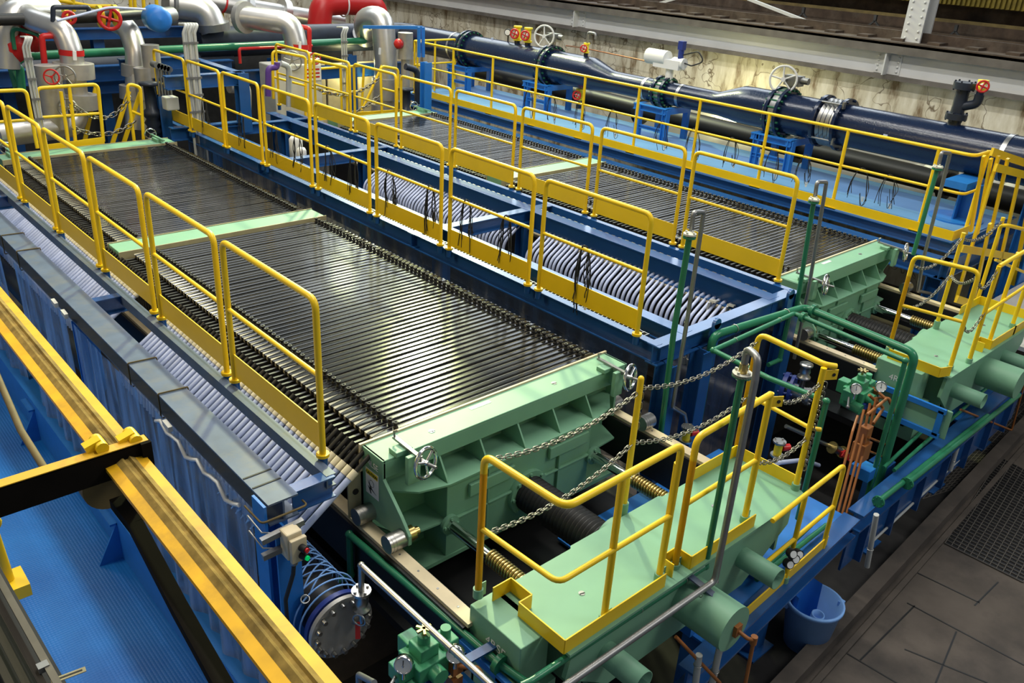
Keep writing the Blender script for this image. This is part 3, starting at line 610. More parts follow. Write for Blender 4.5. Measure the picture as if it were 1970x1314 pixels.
for k, (px, py) in enumerate(((105, 582), (124, 603), (322, 818))):
    p = Xp(px, py, 1.67); m = MB(); m.bar(p + V3((0, .05, .0)), p + V3((0, -.05, -.01)), .03, .04); tag(m.build('tape_patch', 'offwhite'), ['beige tape patch on the left curtain, upper of two by the middle post', 'beige tape patch on the left curtain, lower of two by the middle post', 'white clip folded over the near left curtain top'][k], 'patch')
cf = thing('gallery_steelwork', 'deep blue beam frame of the central hose gallery between the presses', 'steel frame', (6.3, 3.85, FZ))
MB().ibeam((5.285, 3.83, 0), (5.285, 14, 0), .08, .17, .012, 'D').build('left_channel', 'blue', cf)
MB().ibeam((5.69, 3.85, 0), (5.69, 14, 0), .13, .16, .012, 'I').build('left_beam', 'blue', cf)
MB().ibeam((7.04, 3.85, 0), (7.04, 14, 0), .17, .24, .012, 'I').build('right_beam', 'blue', cf)
MB().ibeam((7.38, 3.78, 0), (7.38, 14, 0), .07, .17, .012, 'C').build('right_channel', 'blue', cf)
MB().ibeam((5.24, 3.86, -.002), (7.42, 3.86, -.002), .13, .18, .012, 'I').build('end_beam', 'blue', cf)
for y in (7.3, 10.9, 13.3):
    MB().ibeam((5.24, y, -.002), (7.42, y, -.002), .13, .16, .012, 'I').build('cross_beam', 'blue', cf)
    for x in (5.69, 6.98): MB().ibeam((x, y + .1, -.16), (x, y + .1, FZ), .15, .15, .012, 'I', up=(0, 1, 0)).build('post', 'blue', cf)
for x in (5.35, 5.83, 7.2): MB().ibeam((x, 3.84, -.17), (x, 3.84, FZ), .15, .15, .012, 'I', up=(0, 1, 0)).build('post', 'blue', cf)
for x in (6.0, 7.2): m = MB(); m.box(x - .05, x + .05, 3.76, 3.79, -.4, .03).cyl((x, 3.76, .03), (x, 3.79, .03), .05); m.build('lug_plate', 'blue', cf)
m = MB()
for k in range(90): m.box(7.125, 7.15, 4.0 + k * .1, 4.05 + k * .1, -.03, -.006)
m.build('clip_row', 'steel', cf)
m = MB(); m.box(5.33, 5.42, 4.05, 13.3, -.10, -.095).box(5.33, 5.336, 4.05, 13.3, -.1, -.02).box(5.414, 5.42, 4.05, 13.3, -.1, -.02)
for k in range(185): m.box(5.326, 5.424, 4.05 + k * .05, 4.056 + k * .05, -.1, -.018)
tag(m.build('cable_tray', 'steel'), 'slotted grey cable trough running along the left channel of the central gallery', 'cable trough')
m = MB(); n_ = 60; m.add([(5.32 + 1.98 * i / n_, 3.86 + .012 * math.sin(i * 1.3), zz) for i in range(n_ + 1) for zz in (FZ, -.2)], [(2 * i, 2 * i + 2, 2 * i + 3, 2 * i + 1) for i in range(n_)], True); tag(m.build('end_curtain', 'shadedcurtain'), 'dark clear curtain closing the near end of the central gallery below the end beam', 'curtain')
m = MB()
for k in range(26): m.tube([(5.3 + k * .02 * 1.0, 3.79 - .01 * (k % 2), -.25), (5.33 + k * .02, 3.78, -1.9)], .006, 4)
# ---------------------------------------------------------------- yellow guard rails
RR = .021
def rail_panel(x, y0, y1, z0, h, label, group, toe=True):
    t = thing('guard_rail', label, 'railing', (x, (y0 + y1) / 2, z0), group)
    MB().tube([(x, y0, z0), (x, y0, z0 + h), (x, y1, z0 + h), (x, y1, z0)], RR, 12, .075, k=6).build('frame', 'yellow', t)
    MB().cyl((x, y0, z0 + h * .53), (x, y1, z0 + h * .53), .016, n=10, cap=False).build('mid_rail', 'yellow', t)
    if toe: MB().box(x - .004, x + .004, y0, y1, z0 + .035, z0 + .215).build('toe_board', 'yellow', t)
    for y in (y0, y1):
        MB().cyl((x, y, z0 - .008), (x, y, z0 + .012), .042, n=16).build('foot_disc', 'yellow', t)
        MB().cyl((x, y, z0 - .09), (x, y, z0 - .008), .03, n=12).build('stud', 'blue', t)
ROWS = {'A': (2.215, [(4.01, 5.22), (5.35, 6.55), (6.70, 7.86), (8.0, 9.17), (9.3, 10.44), (10.6, 11.8), (11.95, 13.1)]),
        'B': (5.235, [(4.04, 5.25), (5.40, 6.61), (6.76, 7.95), (8.10, 9.26), (9.40, 10.6), (10.72, 11.8), (11.89, 13.0), (13.09, 14.25)]),
        'C': (7.425, [(4.06, 5.27), (5.40, 6.6), (6.75, 7.95), (8.09, 9.3), (9.42, 10.6), (10.73, 11.87), (12.0, 13.1), (13.25, 14.4)])}
WHO = {'A': 'left of the left press', 'B': 'right of the left press', 'C': 'left of the right press'}
for r, (x, ps) in ROWS.items():
    for i, (a, c) in enumerate(ps):
        where = 'nearest panel' if i == 0 else ('farthest panel' if i == len(ps) - 1 else '%s panel from the near end' % ORD[i])
        rail_panel(x, a, c, .03, 1.045, 'yellow guard rail %s, %s' % (WHO[r], where), 'guard rail panels ' + WHO[r])
# long rail of the blue platform
DX, DZ = 10.92, -.1
t = thing('guard_rail', 'long yellow guard rail along the front edge of the blue platform', 'railing', (DX, 9, DZ))
ys = [4.2 + 1.2 * k for k in range(10)]
MB().tube([(DX + .45, 3.78, DZ + 1.04), (DX, 3.78, DZ + 1.04), (DX, 15.1, DZ + 1.04)], .022, 10, .12).build('top_rail', 'yellow', t)
MB().tube([(DX + .45, 3.78, DZ + .57), (DX, 3.78, DZ + .57), (DX, 15.1, DZ + .57)], .018, 10, .1).build('mid_rail', 'yellow', t)
for y in ys:
    m = MB(); m.cyl((DX, y, DZ), (DX, y, DZ + 1.04), .024, n=10, cap=False).box(DX - .07, DX + .04, y - .09, y + .09, DZ - .03, DZ + .012); m.build('post', 'yellow', t)
m = MB(); m.cyl((DX + .42, 3.78, DZ), (DX + .42, 3.78, DZ + 1.06), .024, n=10); m.build('post', 'yellow', t)
m = MB(); m.box(DX - .06, DX - .05, 3.75, 15, DZ, DZ + .12).box(DX - .06, DX + .42, 3.74, 3.75, DZ, DZ + .12); m.build('toe_board', 'yellow', t)
# back corner of that rail
t = thing('guard_rail', 'yellow guard rail returning across the far end of the blue platform', 'railing', (11.5, 15, DZ))
m = MB(); y = 15.1
m.tube([(DX, y, DZ + 1.04), (12.0, y, DZ + 1.04), (12.0, y, DZ)], .022, 10, .06); m.build('frame', 'yellow', t)
m = MB(); m.cyl((DX, y, DZ + .57), (12.0, y, DZ + .57), .018, n=8); m.build('mid_rail', 'yellow', t)
m = MB()
for x in (DX, 11.45): m.cyl((x, y, DZ), (x, y, DZ + 1.04), .022, n=8)
m.build('post', 'yellow', t)
# ---------------------------------------------------------------- rails on the crossheads
def rail_path(label, tops, mids, posts, r=.021, extra=None, group=None):
    t = thing('guard_rail', label, 'railing', posts[0][0] if posts else tops[0], group)
    MB().tube(tops, r, 12, .07, k=6).build('top_rail', 'yellow', t)
    for q in mids: MB().tube(q, .0165, 10, .06).build('mid_rail', 'yellow', t)
    for a, z in posts:
        a = V3(a); MB().cyl(a, (a.x, a.y, z), r, n=12, cap=True).build('post', 'yellow', t)
        m = MB(); m.cyl(a - V3((0, 0, .01)), a + V3((0, 0, .05)), r + .010, n=12).bar(a + V3((.03, 0, -.02)), a + V3((.03, 0, .075)), .055, .006); m.build('post_socket', 'green', t)
    return t
rail_path('yellow rail bent round the front left corner of the left crosshead', [(2.53, 2.85, -.45), (2.53, 2.85, .51), (2.54, 2.25, .52), (3.52, 2.30, .48), (3.52, 2.31, -.5)],
          [[(2.53, 2.85, .03), (2.54, 2.25, .05), (3.52, 2.30, -.01)]], [((2.53, 2.85, -.45), .4), ((2.99, 2.28, -.5), .50), ((3.52, 2.31, -.5), .35)])
t = rail_path('short yellow rail at the front of the left crosshead, ending at an eyelet', [(3.69, 2.32, -.52), (3.69, 2.32, .45), (4.44, 2.32, .49)], [[(3.69, 2.32, -.02), (4.44, 2.32, .0)]], [((3.69, 2.32, -.52), .3), ((4.44, 2.32, -.5), .50)])
def eyelet(p, d, t):
    p = V3(p); d = V3(d); m = MB(); m.bar(p, p + d * .09, .006, .075, up=None); e = m.build('eyelet', 'yellow', t); _, x, y = frame(d)
    MB().cyl(p + d * .06 - x * .006, p + d * .06 + x * .006, .013, n=12).build('eyelet_hole', 'ink', e)
eyelet((4.45, 2.32, .43), (.86, -.5, 0), t)
t = rail_path('yellow rail down the right side of the left crosshead', [(5.12, 2.86, -.5), (5.12, 2.86, .52), (5.10, 2.32, .50), (5.16, 2.27, .49)], [[(5.12, 2.86, .02), (5.10, 2.32, .0), (5.16, 2.27, -.01)]], [((5.12, 2.86, -.5), .4), ((5.07, 2.31, -.5), .49)])
eyelet((5.10, 2.30, .43), (.86, -.5, 0), t)
o = MB().cyl((3.86, 2.9, -.52), (3.86, 2.9, .53), .021, n=12).sphere((3.86, 2.9, .53), .021, 12, 6).build('chain_post', 'yellow'); tag(o, 'single yellow chain post at the rear edge of the left crosshead', 'post')
MB().cyl((3.86, 2.9, -.53), (3.86, 2.9, -.42), .032, n=12).build('post_socket', 'green', o)
t = rail_path('low yellow rail on the blue base right of the left crosshead', [(5.55, 2.2, -1.2), (5.55, 2.2, -.42), (4.5, 2.15, -.42)], [[(5.55, 2.2, -.8), (4.5, 2.15, -.8)]], [((4.95, 2.17, -1.2), -.42)], .018)
m = MB(); m.bar((4.2, 2.13, -1.16), (5.6, 2.2, -1.16), .01, .1); m.build('toe_board', 'yellow', t)
# right crosshead
zr = -.5
A = Zp(1709, 676, zr); B = Zp(1826, 712, zr); ht = .50
rail_path('yellow U rail along the left edge of the right crosshead', [A, (A.x, A.y, ht), (B.x, B.y, ht), B], [[(A.x, A.y, .0), (B.x, B.y, .0)]], [(A, .3), (B, .3)])
p = Zp(1800, 632, zr); o = MB().cyl(p, (p.x, p.y, .56), .021, n=12).build('chain_post', 'yellow'); tag(o, 'single yellow chain post at the rear edge of the right crosshead', 'post'); SP = p
MB().cyl(p - V3((0, 0, .01)), p + V3((0, 0, .09)), .032, n=12).build('post_socket', 'green', o)
C = Zp(1863, 698, zr); D = Zp(1901, 664, zr); E = Zp(1946, 630, zr)
rail_path('yellow rail along the front edge of the right crosshead', [(C.x, C.y, ht), (E.x + .8, E.y, ht)], [[(C.x, C.y, .02), (E.x + .8, E.y, .02)]], [(C, ht), (D, ht), (E, ht)])
p = Zp(1880, 579, zr); o = MB().cyl(p, (p.x, p.y, .5), .021, n=12).build('chain_post', 'yellow'); tag(o, 'yellow post at the far right rear corner of the right crosshead', 'post'); QP = p
# ---------------------------------------------------------------- chains
chain(sag((2.55, 2.85, .47), (3.86, 2.9, .44), .09), 'upper steel chain from the left corner rail to the single post of the left crosshead')
chain(sag((2.55, 2.85, -.02), (3.86, 2.9, .05), .10), 'lower steel chain from the left corner rail to the single post of the left crosshead')
chain(sag((3.88, 2.9, .46), (5.12, 2.86, .46), .10), 'upper steel chain from the single post to the right side rail of the left crosshead')
chain(sag((3.88, 2.9, .05), (5.12, 2.86, .0), .10), 'lower steel chain from the single post to the right side rail of the left crosshead')
chain([(3.885, 2.9, .42), (3.885, 2.9, .3), (3.885, 2.9, .16)], 'loose chain end hanging down the single post of the left crosshead')
chain(sag((4.54, 2.27, .42), (5.09, 2.31, .38), .05), 'upper short steel chain across the gap at the right front of the left crosshead')
chain(sag((4.46, 2.32, -.03), (5.09, 2.31, -.05), .07), 'lower short steel chain across the gap at the right front of the left crosshead')
chain([(5.09, 2.285, .38), (5.085, 2.285, 0), (5.08, 2.285, -.35)], 'steel chain hanging straight down the right side rail of the left crosshead')
chain(sag((A.x, A.y, .42), (SP.x, SP.y, .52), .16), 'upper steel chain from the U rail to the single post of the right crosshead')
chain(sag((A.x, A.y, -.02), (SP.x, SP.y, .12), .14), 'lower steel chain from the U rail to the single post of the right crosshead')
chain(sag((SP.x, SP.y, .5), (QP.x, QP.y, .46), .10), 'upper steel chain from the single post to the far corner of the right crosshead')
chain(sag((SP.x, SP.y, .1), (B.x, B.y, .46), .08), 'steel chain from the single post back to the U rail of the right crosshead')
chain(sag((B.x, B.y, .46), (C.x, C.y, .48), .16), 'upper short steel chain across the front gap of the right crosshead')
chain(sag((B.x, B.y, -.02), (C.x, C.y, .05), .14), 'lower short steel chain across the front gap of the right crosshead')
# ---------------------------------------------------------------- cable bundles
def cables(p, drop, label, n=6, w=.06, loop=True):
    p = V3(p); m = MB()
    for k in range(n):
        a = random.uniform(-.035, .035); d1 = drop * random.uniform(.75, 1.05); d2 = drop * random.uniform(.55, 1)
        s = w * random.uniform(.8, 1.4)
        pts = [p + V3((random.uniform(-.03, .03), s + a, -d1)), p + V3((random.uniform(-.03, .01), s * .9, -d1 * .5)), p + V3((-.01, s * .5, -.02)), p + V3((0, 0, .035)), p + V3((.02, -s * .5, -.02)), p + V3((random.uniform(-.01, .03), -s + a, -d2 * .5)), p + V3((random.uniform(-.02, .05), -s * 1.1, -d2))]
        if loop and k % 2: pts += [p + V3((.03, -s * .6, -d2 - .05)), p + V3((.03, -s * .2, -d2 + .1))]
        sm = []
        for i in range(len(pts) - 1):      # smooth the strand
            for j in range(4):
                u = j / 4; a0 = pts[max(i - 1, 0)]; a1 = pts[i]; a2 = pts[i + 1]; a3 = pts[min(i + 2, len(pts) - 1)]
                sm.append(.5 * ((2 * a1) + (a2 - a0) * u + (2 * a0 - 5 * a1 + 4 * a2 - a3) * u * u + (3 * a1 - a0 - 3 * a2 + a3) * u ** 3))
        m.tube(sm + [pts[-1]], .0042, 5)
    o = m.build('cable_bundle', 'rope'); tag(o, label, 'cables')
    m = MB()
    for k in range(4): q = p + V3((.03, -w * 1.1 + .015 * k, -drop * .8)); m.bar(q, q - V3((0, .01 * k - .015, .07)), .006, .004)
    m.build('wire_tails', 'white', o)
zm = .03 + 1.045 * .53
for x, y, dr, n, lb in ((5.235, 4.72, .62, 8, 'thick black cable bundle over the nearest rail panel between left press and gallery'), (5.235, 5.75, .45, 5, 'black cables over the second rail panel from the near end, right of the left press'), (5.235, 6.35, .5, 5, 'black cables on the far half of the second panel right of the left press'),
    (5.235, 6.95, .5, 7, 'black cable loops on the near half of the third panel right of the left press'), (5.235, 7.7, .5, 7, 'black cable loops on the far half of the third panel right of the left press'), (5.235, 8.45, .45, 5, 'black cables on the near half of the fourth panel right of the left press'), (5.235, 9.0, .45, 5, 'black cables on the far half of the fourth panel right of the left press'),
    (5.235, 9.75, .45, 4, 'thin black cables on the near half of the fifth panel right of the left press'), (5.235, 10.35, .45, 4, 'thin black cables on the far half of the fifth panel right of the left press'), (5.235, 11.3, .5, 4, 'thin black cables on the sixth panel right of the left press'), (5.235, 12.5, .5, 4, 'thin black cables on the seventh panel right of the left press')):
    cables((x, y, zm), dr, lb, n)
for i, (px, py) in enumerate(((1018, 172), (1062, 186), (1117, 195), (1180, 210), (1275, 236), (1336, 248), (1410, 263), (1490, 287), (1550, 300), (1660, 325), (1712, 343))):
    p = Xp(px, py, DX); p.z = DZ + .57
    cables(p, .42, 'black cable loop on the mid rail of the blue platform, %s from the far end' % ORD[i], 4, .09)
# ---------------------------------------------------------------- front pipework
def pipe(name, mtl, pts, r, label, bend=.06, fl=(), cat='pipe', n=12):
    o = MB().tube(pts, r, n, bend, k=6).build(name, mtl); tag(o, label, cat)
    for i, (c, ax, R) in enumerate(fl): MB().flange(V3(c) - V3(ax).normalized() * .008, ax, R, .018, 4, .008, .008).flange(V3(c) + V3(ax).normalized() * .008, ax, R, .018).build('flange', mtl, o)
    return o
def elbows(o, pts, r, mtl):
    for q in pts: MB().sphere(q, r * 1.28, 12, 8).build('elbow', mtl, o)
def clips(o, pts, r, ax=(0, 1, 0)):
    for q in pts: MB().torus(q, ax, r * 1.08, r * .13, 18, 6).build('clip', 'steel', o)
def YL(pts, y): return [Yp(a, c, y) for a, c in pts]
# big and small green loops right of the gallery end
z = -.05
A1 = V3((6.12, 3.66, z)); B1 = V3((7.44, 3.66, z)); C1 = V3((7.22, 2.50, z))
C1 = Zp(1762, 680, z); B1 = Zp(1548, 591, z); A1 = Zp(1372, 645, z)
o = pipe('water_pipe', 'greenpipe', [(A1.x, A1.y, -1.5), A1, B1, C1, (C1.x, C1.y, -1.75)], .036, 'thick green pipe looping from the gallery end to the right crosshead and down', .09, [(B1 + (C1 - B1).normalized() * .1, C1 - B1, .062)])
clips(o, [A1.lerp(B1, .22), A1.lerp(B1, .78)], .036, (1, 0, 0))
A2 = Zp(1372, 674, z); B2 = Zp(1528, 603, z); C2 = Zp(1742, 694, z); A3 = Zp(1480, 728, z)
o = pipe('water_pipe', 'greenpipe', [(C2.x, C2.y, -1.8), C2, B2, A2, A3, Zp(1590, 772, z), Zp(1590, 772, z) - V3((0, 0, 1.1))], .022, 'thin green pipe running beside the thick green loop and past the yellow rail', .03, [(B2 + (C2 - B2).normalized() * .1, C2 - B2, .048)])
elbows(o, [A2, C2, Zp(1590, 772, z)], .022, 'greenpipe'); clips(o, [A2.lerp(B2, .25), A2.lerp(B2, .8)], .022, (1, 0, 0))
p = Zp(1522, 640, -.25); q = YL([(1518, 610), (1500, 692), (1478, 702)], 3.6)
o = pipe('water_pipe', 'greenpipe', q, .022, 'thin green drop pipe below the loop beside the right press roller', .02); elbows(o, q[1:2], .022, 'greenpipe')
# pipes along the base to the lower right
for k, (pa, pb, r) in enumerate((((1745, 930), (1960, 760), .027), ((1690, 965), (1900, 800), .025), ((1720, 905), (1900, 745), .018), ((1700, 900), (1880, 730), .018), ((1480, 1085), (1560, 1010), .02), ((1455, 1115), (1590, 1010), .02))):
    a = Zp(*pa, -1.15); c = Zp(*pb, -1.15)
    o = pipe('water_pipe', 'greenpipe', [a, c], r, ['thick green pipe along the right base with a flange at its near end', 'second green pipe along the right base, nearest the floor', 'thin green pipe along the right base, lower of two', 'thin green pipe along the right base, upper of two', 'thin green pipe under the right front cylinder of the left crosshead, upper', 'thin green pipe under the right front cylinder of the left crosshead, lower'][k], 0)
    if k < 2: MB().flange(a, c - a, r * 2.1, .02, 6, .007, .01).build('flange', 'greenpipe', o)
def gooseneck(gp, sp, y, lb1, lb2, r=.026, rs=.02, flr=.06, drop=None):
    G = YL(gp, y); S = YL(sp, y + .03)
    o = pipe('water_pipe', 'greenpipe', G, r, lb1, .02); top = G[0]
    MB().flange(top - V3((0, 0, .016)), (0, 0, 1), flr, .018, 0).build('flange', 'greenpipe', o)
    s = pipe('vent_pipe', 'greysteel', S, rs, lb2, .03)
    MB().flange(top + V3((0, 0, .006)), (0, 0, 1), flr, .014, 4, .009, .014).build('flange', 'offwhite', s)
    return G, S
gooseneck([(1327, 452), (1296, 640), (1262, 905), (1288, 872)], [(1330, 446), (1334, 408), (1354, 408), (1323, 610), (1294, 783), (1317, 797), (1322, 822)], 3.62, 'tall green pipe standing at the near left corner of the central gallery', 'tall steel gooseneck vent at the near left corner of the central gallery', .024, .018, .05)
gooseneck([(1566, 385), (1527, 625)], [(1568, 378), (1572, 350), (1590, 350), (1555, 560), (1528, 690)], 3.74, 'tall green pipe standing at the left end of the right moving head', 'tall steel gooseneck vent at the left end of the right moving head', .022, .018, .05)
gooseneck([(1804, 322), (1757, 490)], [(1806, 316), (1812, 293), (1828, 295), (1776, 500), (1766, 560), (1790, 565)], 3.64, 'tall green pipe standing in front of the blue platform corner', 'tall steel gooseneck vent in front of the blue platform corner', .024, .02, .055)
# left crosshead gooseneck
b0 = V3((3.93, 2.25, -.55))
tz = Hp(1436, 722, b0); pts = [(2.36, 2.28, -.57), (2.42, 2.27, -.57), (3.93, 2.25, -.57), (3.93, 2.25, tz)]
o = pipe('water_pipe', 'greenpipe', pts, .021, 'green pipe along the front of the left crosshead turning straight up to a white flange', .03); elbows(o, [pts[2]], .021, 'greenpipe'); MB().flange((3.93, 2.25, tz), (0, 0, 1), .058, .022).build('flange', 'greenpipe', o)
clips(o, [(3.72, 2.252, -.57), (3.3, 2.26, -.57)], .021, (1, 0, 0))
s0 = V3((3.85, 2.12, -.56)); S = [(3.93, 2.25, tz)]
gp = Yp(1450, 672, 2.25); g2 = Yp(1478, 668, 2.21)
s = pipe('vent_pipe', 'greysteel', [(2.45, 2.14, -.58), s0, (s0.x, s0.y, g2.z - .1), (s0.x + .02, s0.y + .02, gp.z + .03), (3.93, 2.25, gp.z + .03), (3.93, 2.25, tz)], .021, 'grey steel pipe along the front of the left crosshead rising to a gooseneck', .05)
MB().flange((3.93, 2.25, tz + .004), (0, 0, 1), .058, .016, 4, .009, .016).build('flange', 'offwhite', s); elbows(s, [s0], .020, 'steel')
MB().cyl((3.93, 2.25, tz), (3.93, 2.25, tz + .07), .026, n=14).build('collar', 'brass', s); clips(s, [(3.7, 2.122, -.58)], .021, (1, 0, 0))
m = MB(); m.bar((3.72, 2.36, -.5), (3.80, 2.06, -.62), .05, .012); tag(m.build('pipe_bracket', 'greyblue'), 'grey blue flat bracket under the two pipes at the gooseneck', 'bracket')
# lower left pipes
zt4 = -.68
pA = Zp(672, 1028, zt4); pB = Zp(962, 1278, zt4); pA1 = V3((pA.x, pA.y, Hp(681, 1105, pA))); pA2 = Yp(572, 1168, pA.y); pA2.z = pA1.z; 
P4 = [(pA2.x, pA2.y, -1.9), pA2, pA1, pA, pB, Zp(1010, 1312, zt4)]
o = pipe('water_pipe', 'greenpipe', P4, .024, 'green pipe stepping up beside the end disc and running along the left of the crosshead', .02, [(pB, pB - pA, .062)]); elbows(o, [pA, pA1, pA2], .023, 'greenpipe')
sA = Yp(695, 1088, 3.42); sB = Zp(940, 1314, sA.z); sB = sA + (sB - sA) * 1.2
vz = Yp(695, 1135, 3.42)
s = pipe('drain_pipe', 'steel', [vz, sA, sB], .019, 'bright steel pipe rising from the end disc valve and running out of frame below', .02); clips(s, [sA.lerp(sB, .62)], .019, (0, 1, 0)); elbows(s, [sA], .018, 'steel')
# valve on the end disc
vt = thing('drain_valve', 'steel flanged valve standing on the bolted end disc at lower left', 'valve', vz)
MB().flange(vz - V3((0, 0, .01)), (0, 0, 1), .06, .018, 4, .01, .014).lathe(vz, (0, 0, -1), [(.05, .02), (.035, .04), (.045, .08), (.035, .13), (.055, .135), (.055, .155), (0, .155)], 20).build('valve_body', 'steel', vt)
MB().tube([vz - V3((0, 0, .15)), vz - V3((0, 0, .26)), vz + V3((-.02, .1, -.30))], .022, 10, .04).build('branch', 'steel', vt)
MB().bar(vz + V3((-.05, -.03, -.20)), vz + V3((-.07, -.06, -.30)), .03, .006).build('red_tag', 'red', vt)
MB().torus(vz + V3((-.05, -.05, -.17)), (1, .6, 0), .04, .006, 20, 6).build('lever_ring', 'steel', vt)
m = MB(); m.bar((2.60, 2.62, -.62), (2.05, 2.72, -.72), .06, .012).bar((2.05, 2.72, -.72), (2.05, 2.72, -.9), .05, .05); tag(m.build('pipe_bracket', 'blue'), 'blue flat arm holding the pipes left of the stencilled box', 'bracket')
# hydraulic valve blocks
def hydro(loc, label, s=1.0):
    t = thing('hydraulic_valve', label, 'valve', loc); c = V3(loc); O = lambda x, y, z: c + V3((x * s, y * s, z * s))
    def bx(m, x0, x1, y0, y1, z0, z1): a = O(x0, y0, z0); e = O(x1, y1, z1); return m.box(a.x, e.x, a.y, e.y, a.z, e.z)
    m = MB(); bx(m, -.10, .10, -.10, .10, -.18, .0); bx(m, -.06, .06, -.06, .06, 0, .08); bx(m, -.2, -.09, -.05, .05, -.08, .02); bx(m, .09, .2, -.06, .06, -.05, .03); bx(m, -.05, .05, .08, .18, -.1, .02); m.build('block', 'valvegreen', t, .006)
    m = MB(); m.cyl(O(0, 0, .08), O(0, 0, .13), .035 * s).build('top_cap', 'valvegreen', t)
    for p0, p1, r in ((O(-.0, -.1, -.06), O(0, -.16, -.06), .05), (O(.15, 0, .03), O(.15, 0, .09), .03), (O(-.12, .05, -.12), O(-.12, -.12, -.14), .05)): MB().cyl(p0, p1, r * s).build('cylinder_cap', 'valvegreen', t)
    m = MB(); m.cyl(O(0, 0, .13), O(0, 0, .17), .012 * s, n=8)
    for k in range(3): a = k * 1.05; m.bar(O(-.045 * math.cos(a), -.045 * math.sin(a), .17), O(.045 * math.cos(a), .045 * math.sin(a), .17), .014 * s, .014 * s)
    m.build('star_knob', 'brass', t)
    for gx, gy, gz in ((-.17, -.05, .06), (.10, -.15, .04)):
        g0 = O(gx, gy, gz); ax = V3((-.7, -.6, .25)).normalized(); m = MB(); m.lathe(g0, ax, [(.0, -.03), (.05 * s, -.03), (.05 * s, .012), (.044 * s, .014), (.044 * s, .006)], 24).cyl(g0 - V3((0, 0, .1 * s)), g0, .012 * s, n=8); g = m.build('gauge', 'chrome', t)
        MB().cyl(g0 + ax * .004, g0 + ax * .008, .044 * s, n=24).build('dial', 'white', g); _, x, y = frame(ax); MB().bar(g0 + ax * .010, g0 + ax * .010 + y * .03 * s, .004, .002).build('needle', 'ink', g)
    m = MB(); bx(m, -.08, .06, -.125, -.1, -.16, -.10); m.build('blue_plate', 'navyblue', t)
    m = MB(); m.cyl(O(-.2, -.02, -.03), O(-.32, -.08, -.05), .01 * s, n=8).sphere(O(-.33, -.085, -.05), .018 * s, 10, 6); m.build('lever', 'greysteel', t)
    m = MB(); m.tube([O(.11, -.1, -.08), O(.22, -.2, -.1), O(.3, -.3, -.3)], .016 * s, 8, .03); bx(m, .1, .17, -.14, -.06, -.14, -.02); bx(m, .1, .17, -.14, -.06, -.28, -.17); m.build('oil_line', 'orange', t)
hydro(Yp(815, 1255, 2.78), 'green hydraulic valve block with two dial gauges left of the left crosshead', 1.0)
hydro(Yp(1652, 745, 2.95), 'green hydraulic valve block with two dial gauges beside the right crosshead', 1.05)
o = pipe('drain_pipe', 'greysteel', [Yp(690, 1314, 2.9) - V3((0, 0, .3)), Yp(690, 1298, 2.9), Yp(720, 1314, 2.7)], .017, 'short grey pipe bend at the bottom edge below the end disc', .02)
# orange oil lines
def px_pipe(pts, mtl, r, label, bend=.02, name='oil_line'): return pipe(name, mtl, pts, r, label, bend, n=8)
bs = V3((3.82, 1.90, -.77)); q0 = bs + V3((0, -.04, 0))
o = px_pipe([bs, q0 - V3((0, .05, .01)), q0 + V3((.06, -.06, -.05)), q0 + V3((.03, -.09, -.55))], 'orange', .013, 'orange oil line hanging from the nose of the left main cylinder'); MB().box(3.79, 3.85, 1.875, 1.905, -.81, -.73).cyl(q0 + V3((.06, -.06, -.08)), q0 + V3((.06, -.06, -.02)), .022, n=10).build('fitting', 'orange', o)
o = px_pipe([Yp(1300, 1225, 2.1), Yp(1385, 1314, 1.9)], 'orange', .012, 'thin orange oil line crossing under the left crosshead to the bottom edge')
for k, (px0, px1) in enumerate(((1640, 1592), (1652, 1603), (1663, 1612), (1672, 1620))):
    a = Yp(px0, 830, 2.55 ); c = Yp(px1, 1020, 2.35)
    px_pipe([Yp(1650 + 12 * k, 800 - 12 * k, 2.6), a, c], 'orange', .011, 'orange oil line of the cluster left of the right crosshead, %s from the left' % ORD[k])
for k, (aa, cc, dd) in enumerate((((1690, 755), (1705, 768), (1668, 798)), ((1672, 760), (1700, 785), (1680, 815)))): px_pipe([Yp(*aa, 2.7), Yp(*cc, 2.62), Yp(*dd, 2.55)], 'orange', .014, ['upper', 'lower'][k] + ' orange elbow line from the right hydraulic block')
m = MB(); c = Yp(1655, 862, 2.55); m.box(c.x - .05, c.x + .09, c.y - .06, c.y + .06, c.z - .12, c.z + .06).box(c.x - .03, c.x + .07, c.y - .04, c.y + .04, c.z + .06, c.z + .22); tag(m.build('oil_manifold', 'orange', None, .008), 'rusty orange oil manifold block left of the right crosshead', 'manifold')
px_pipe([Yp(1848, 788, 2.3), Yp(1946, 828, 2.3), Yp(1970, 740, 2.3)], 'orange', .012, 'thin orange line beyond the right crosshead near the grating')
for k, yy in enumerate((842, 868)): px_pipe([Yp(1672, yy, 2.5), Yp(1715, yy + 18, 2.5)], 'orange', .010, ['upper', 'lower'][k] + ' short orange line behind the green drop pipes')
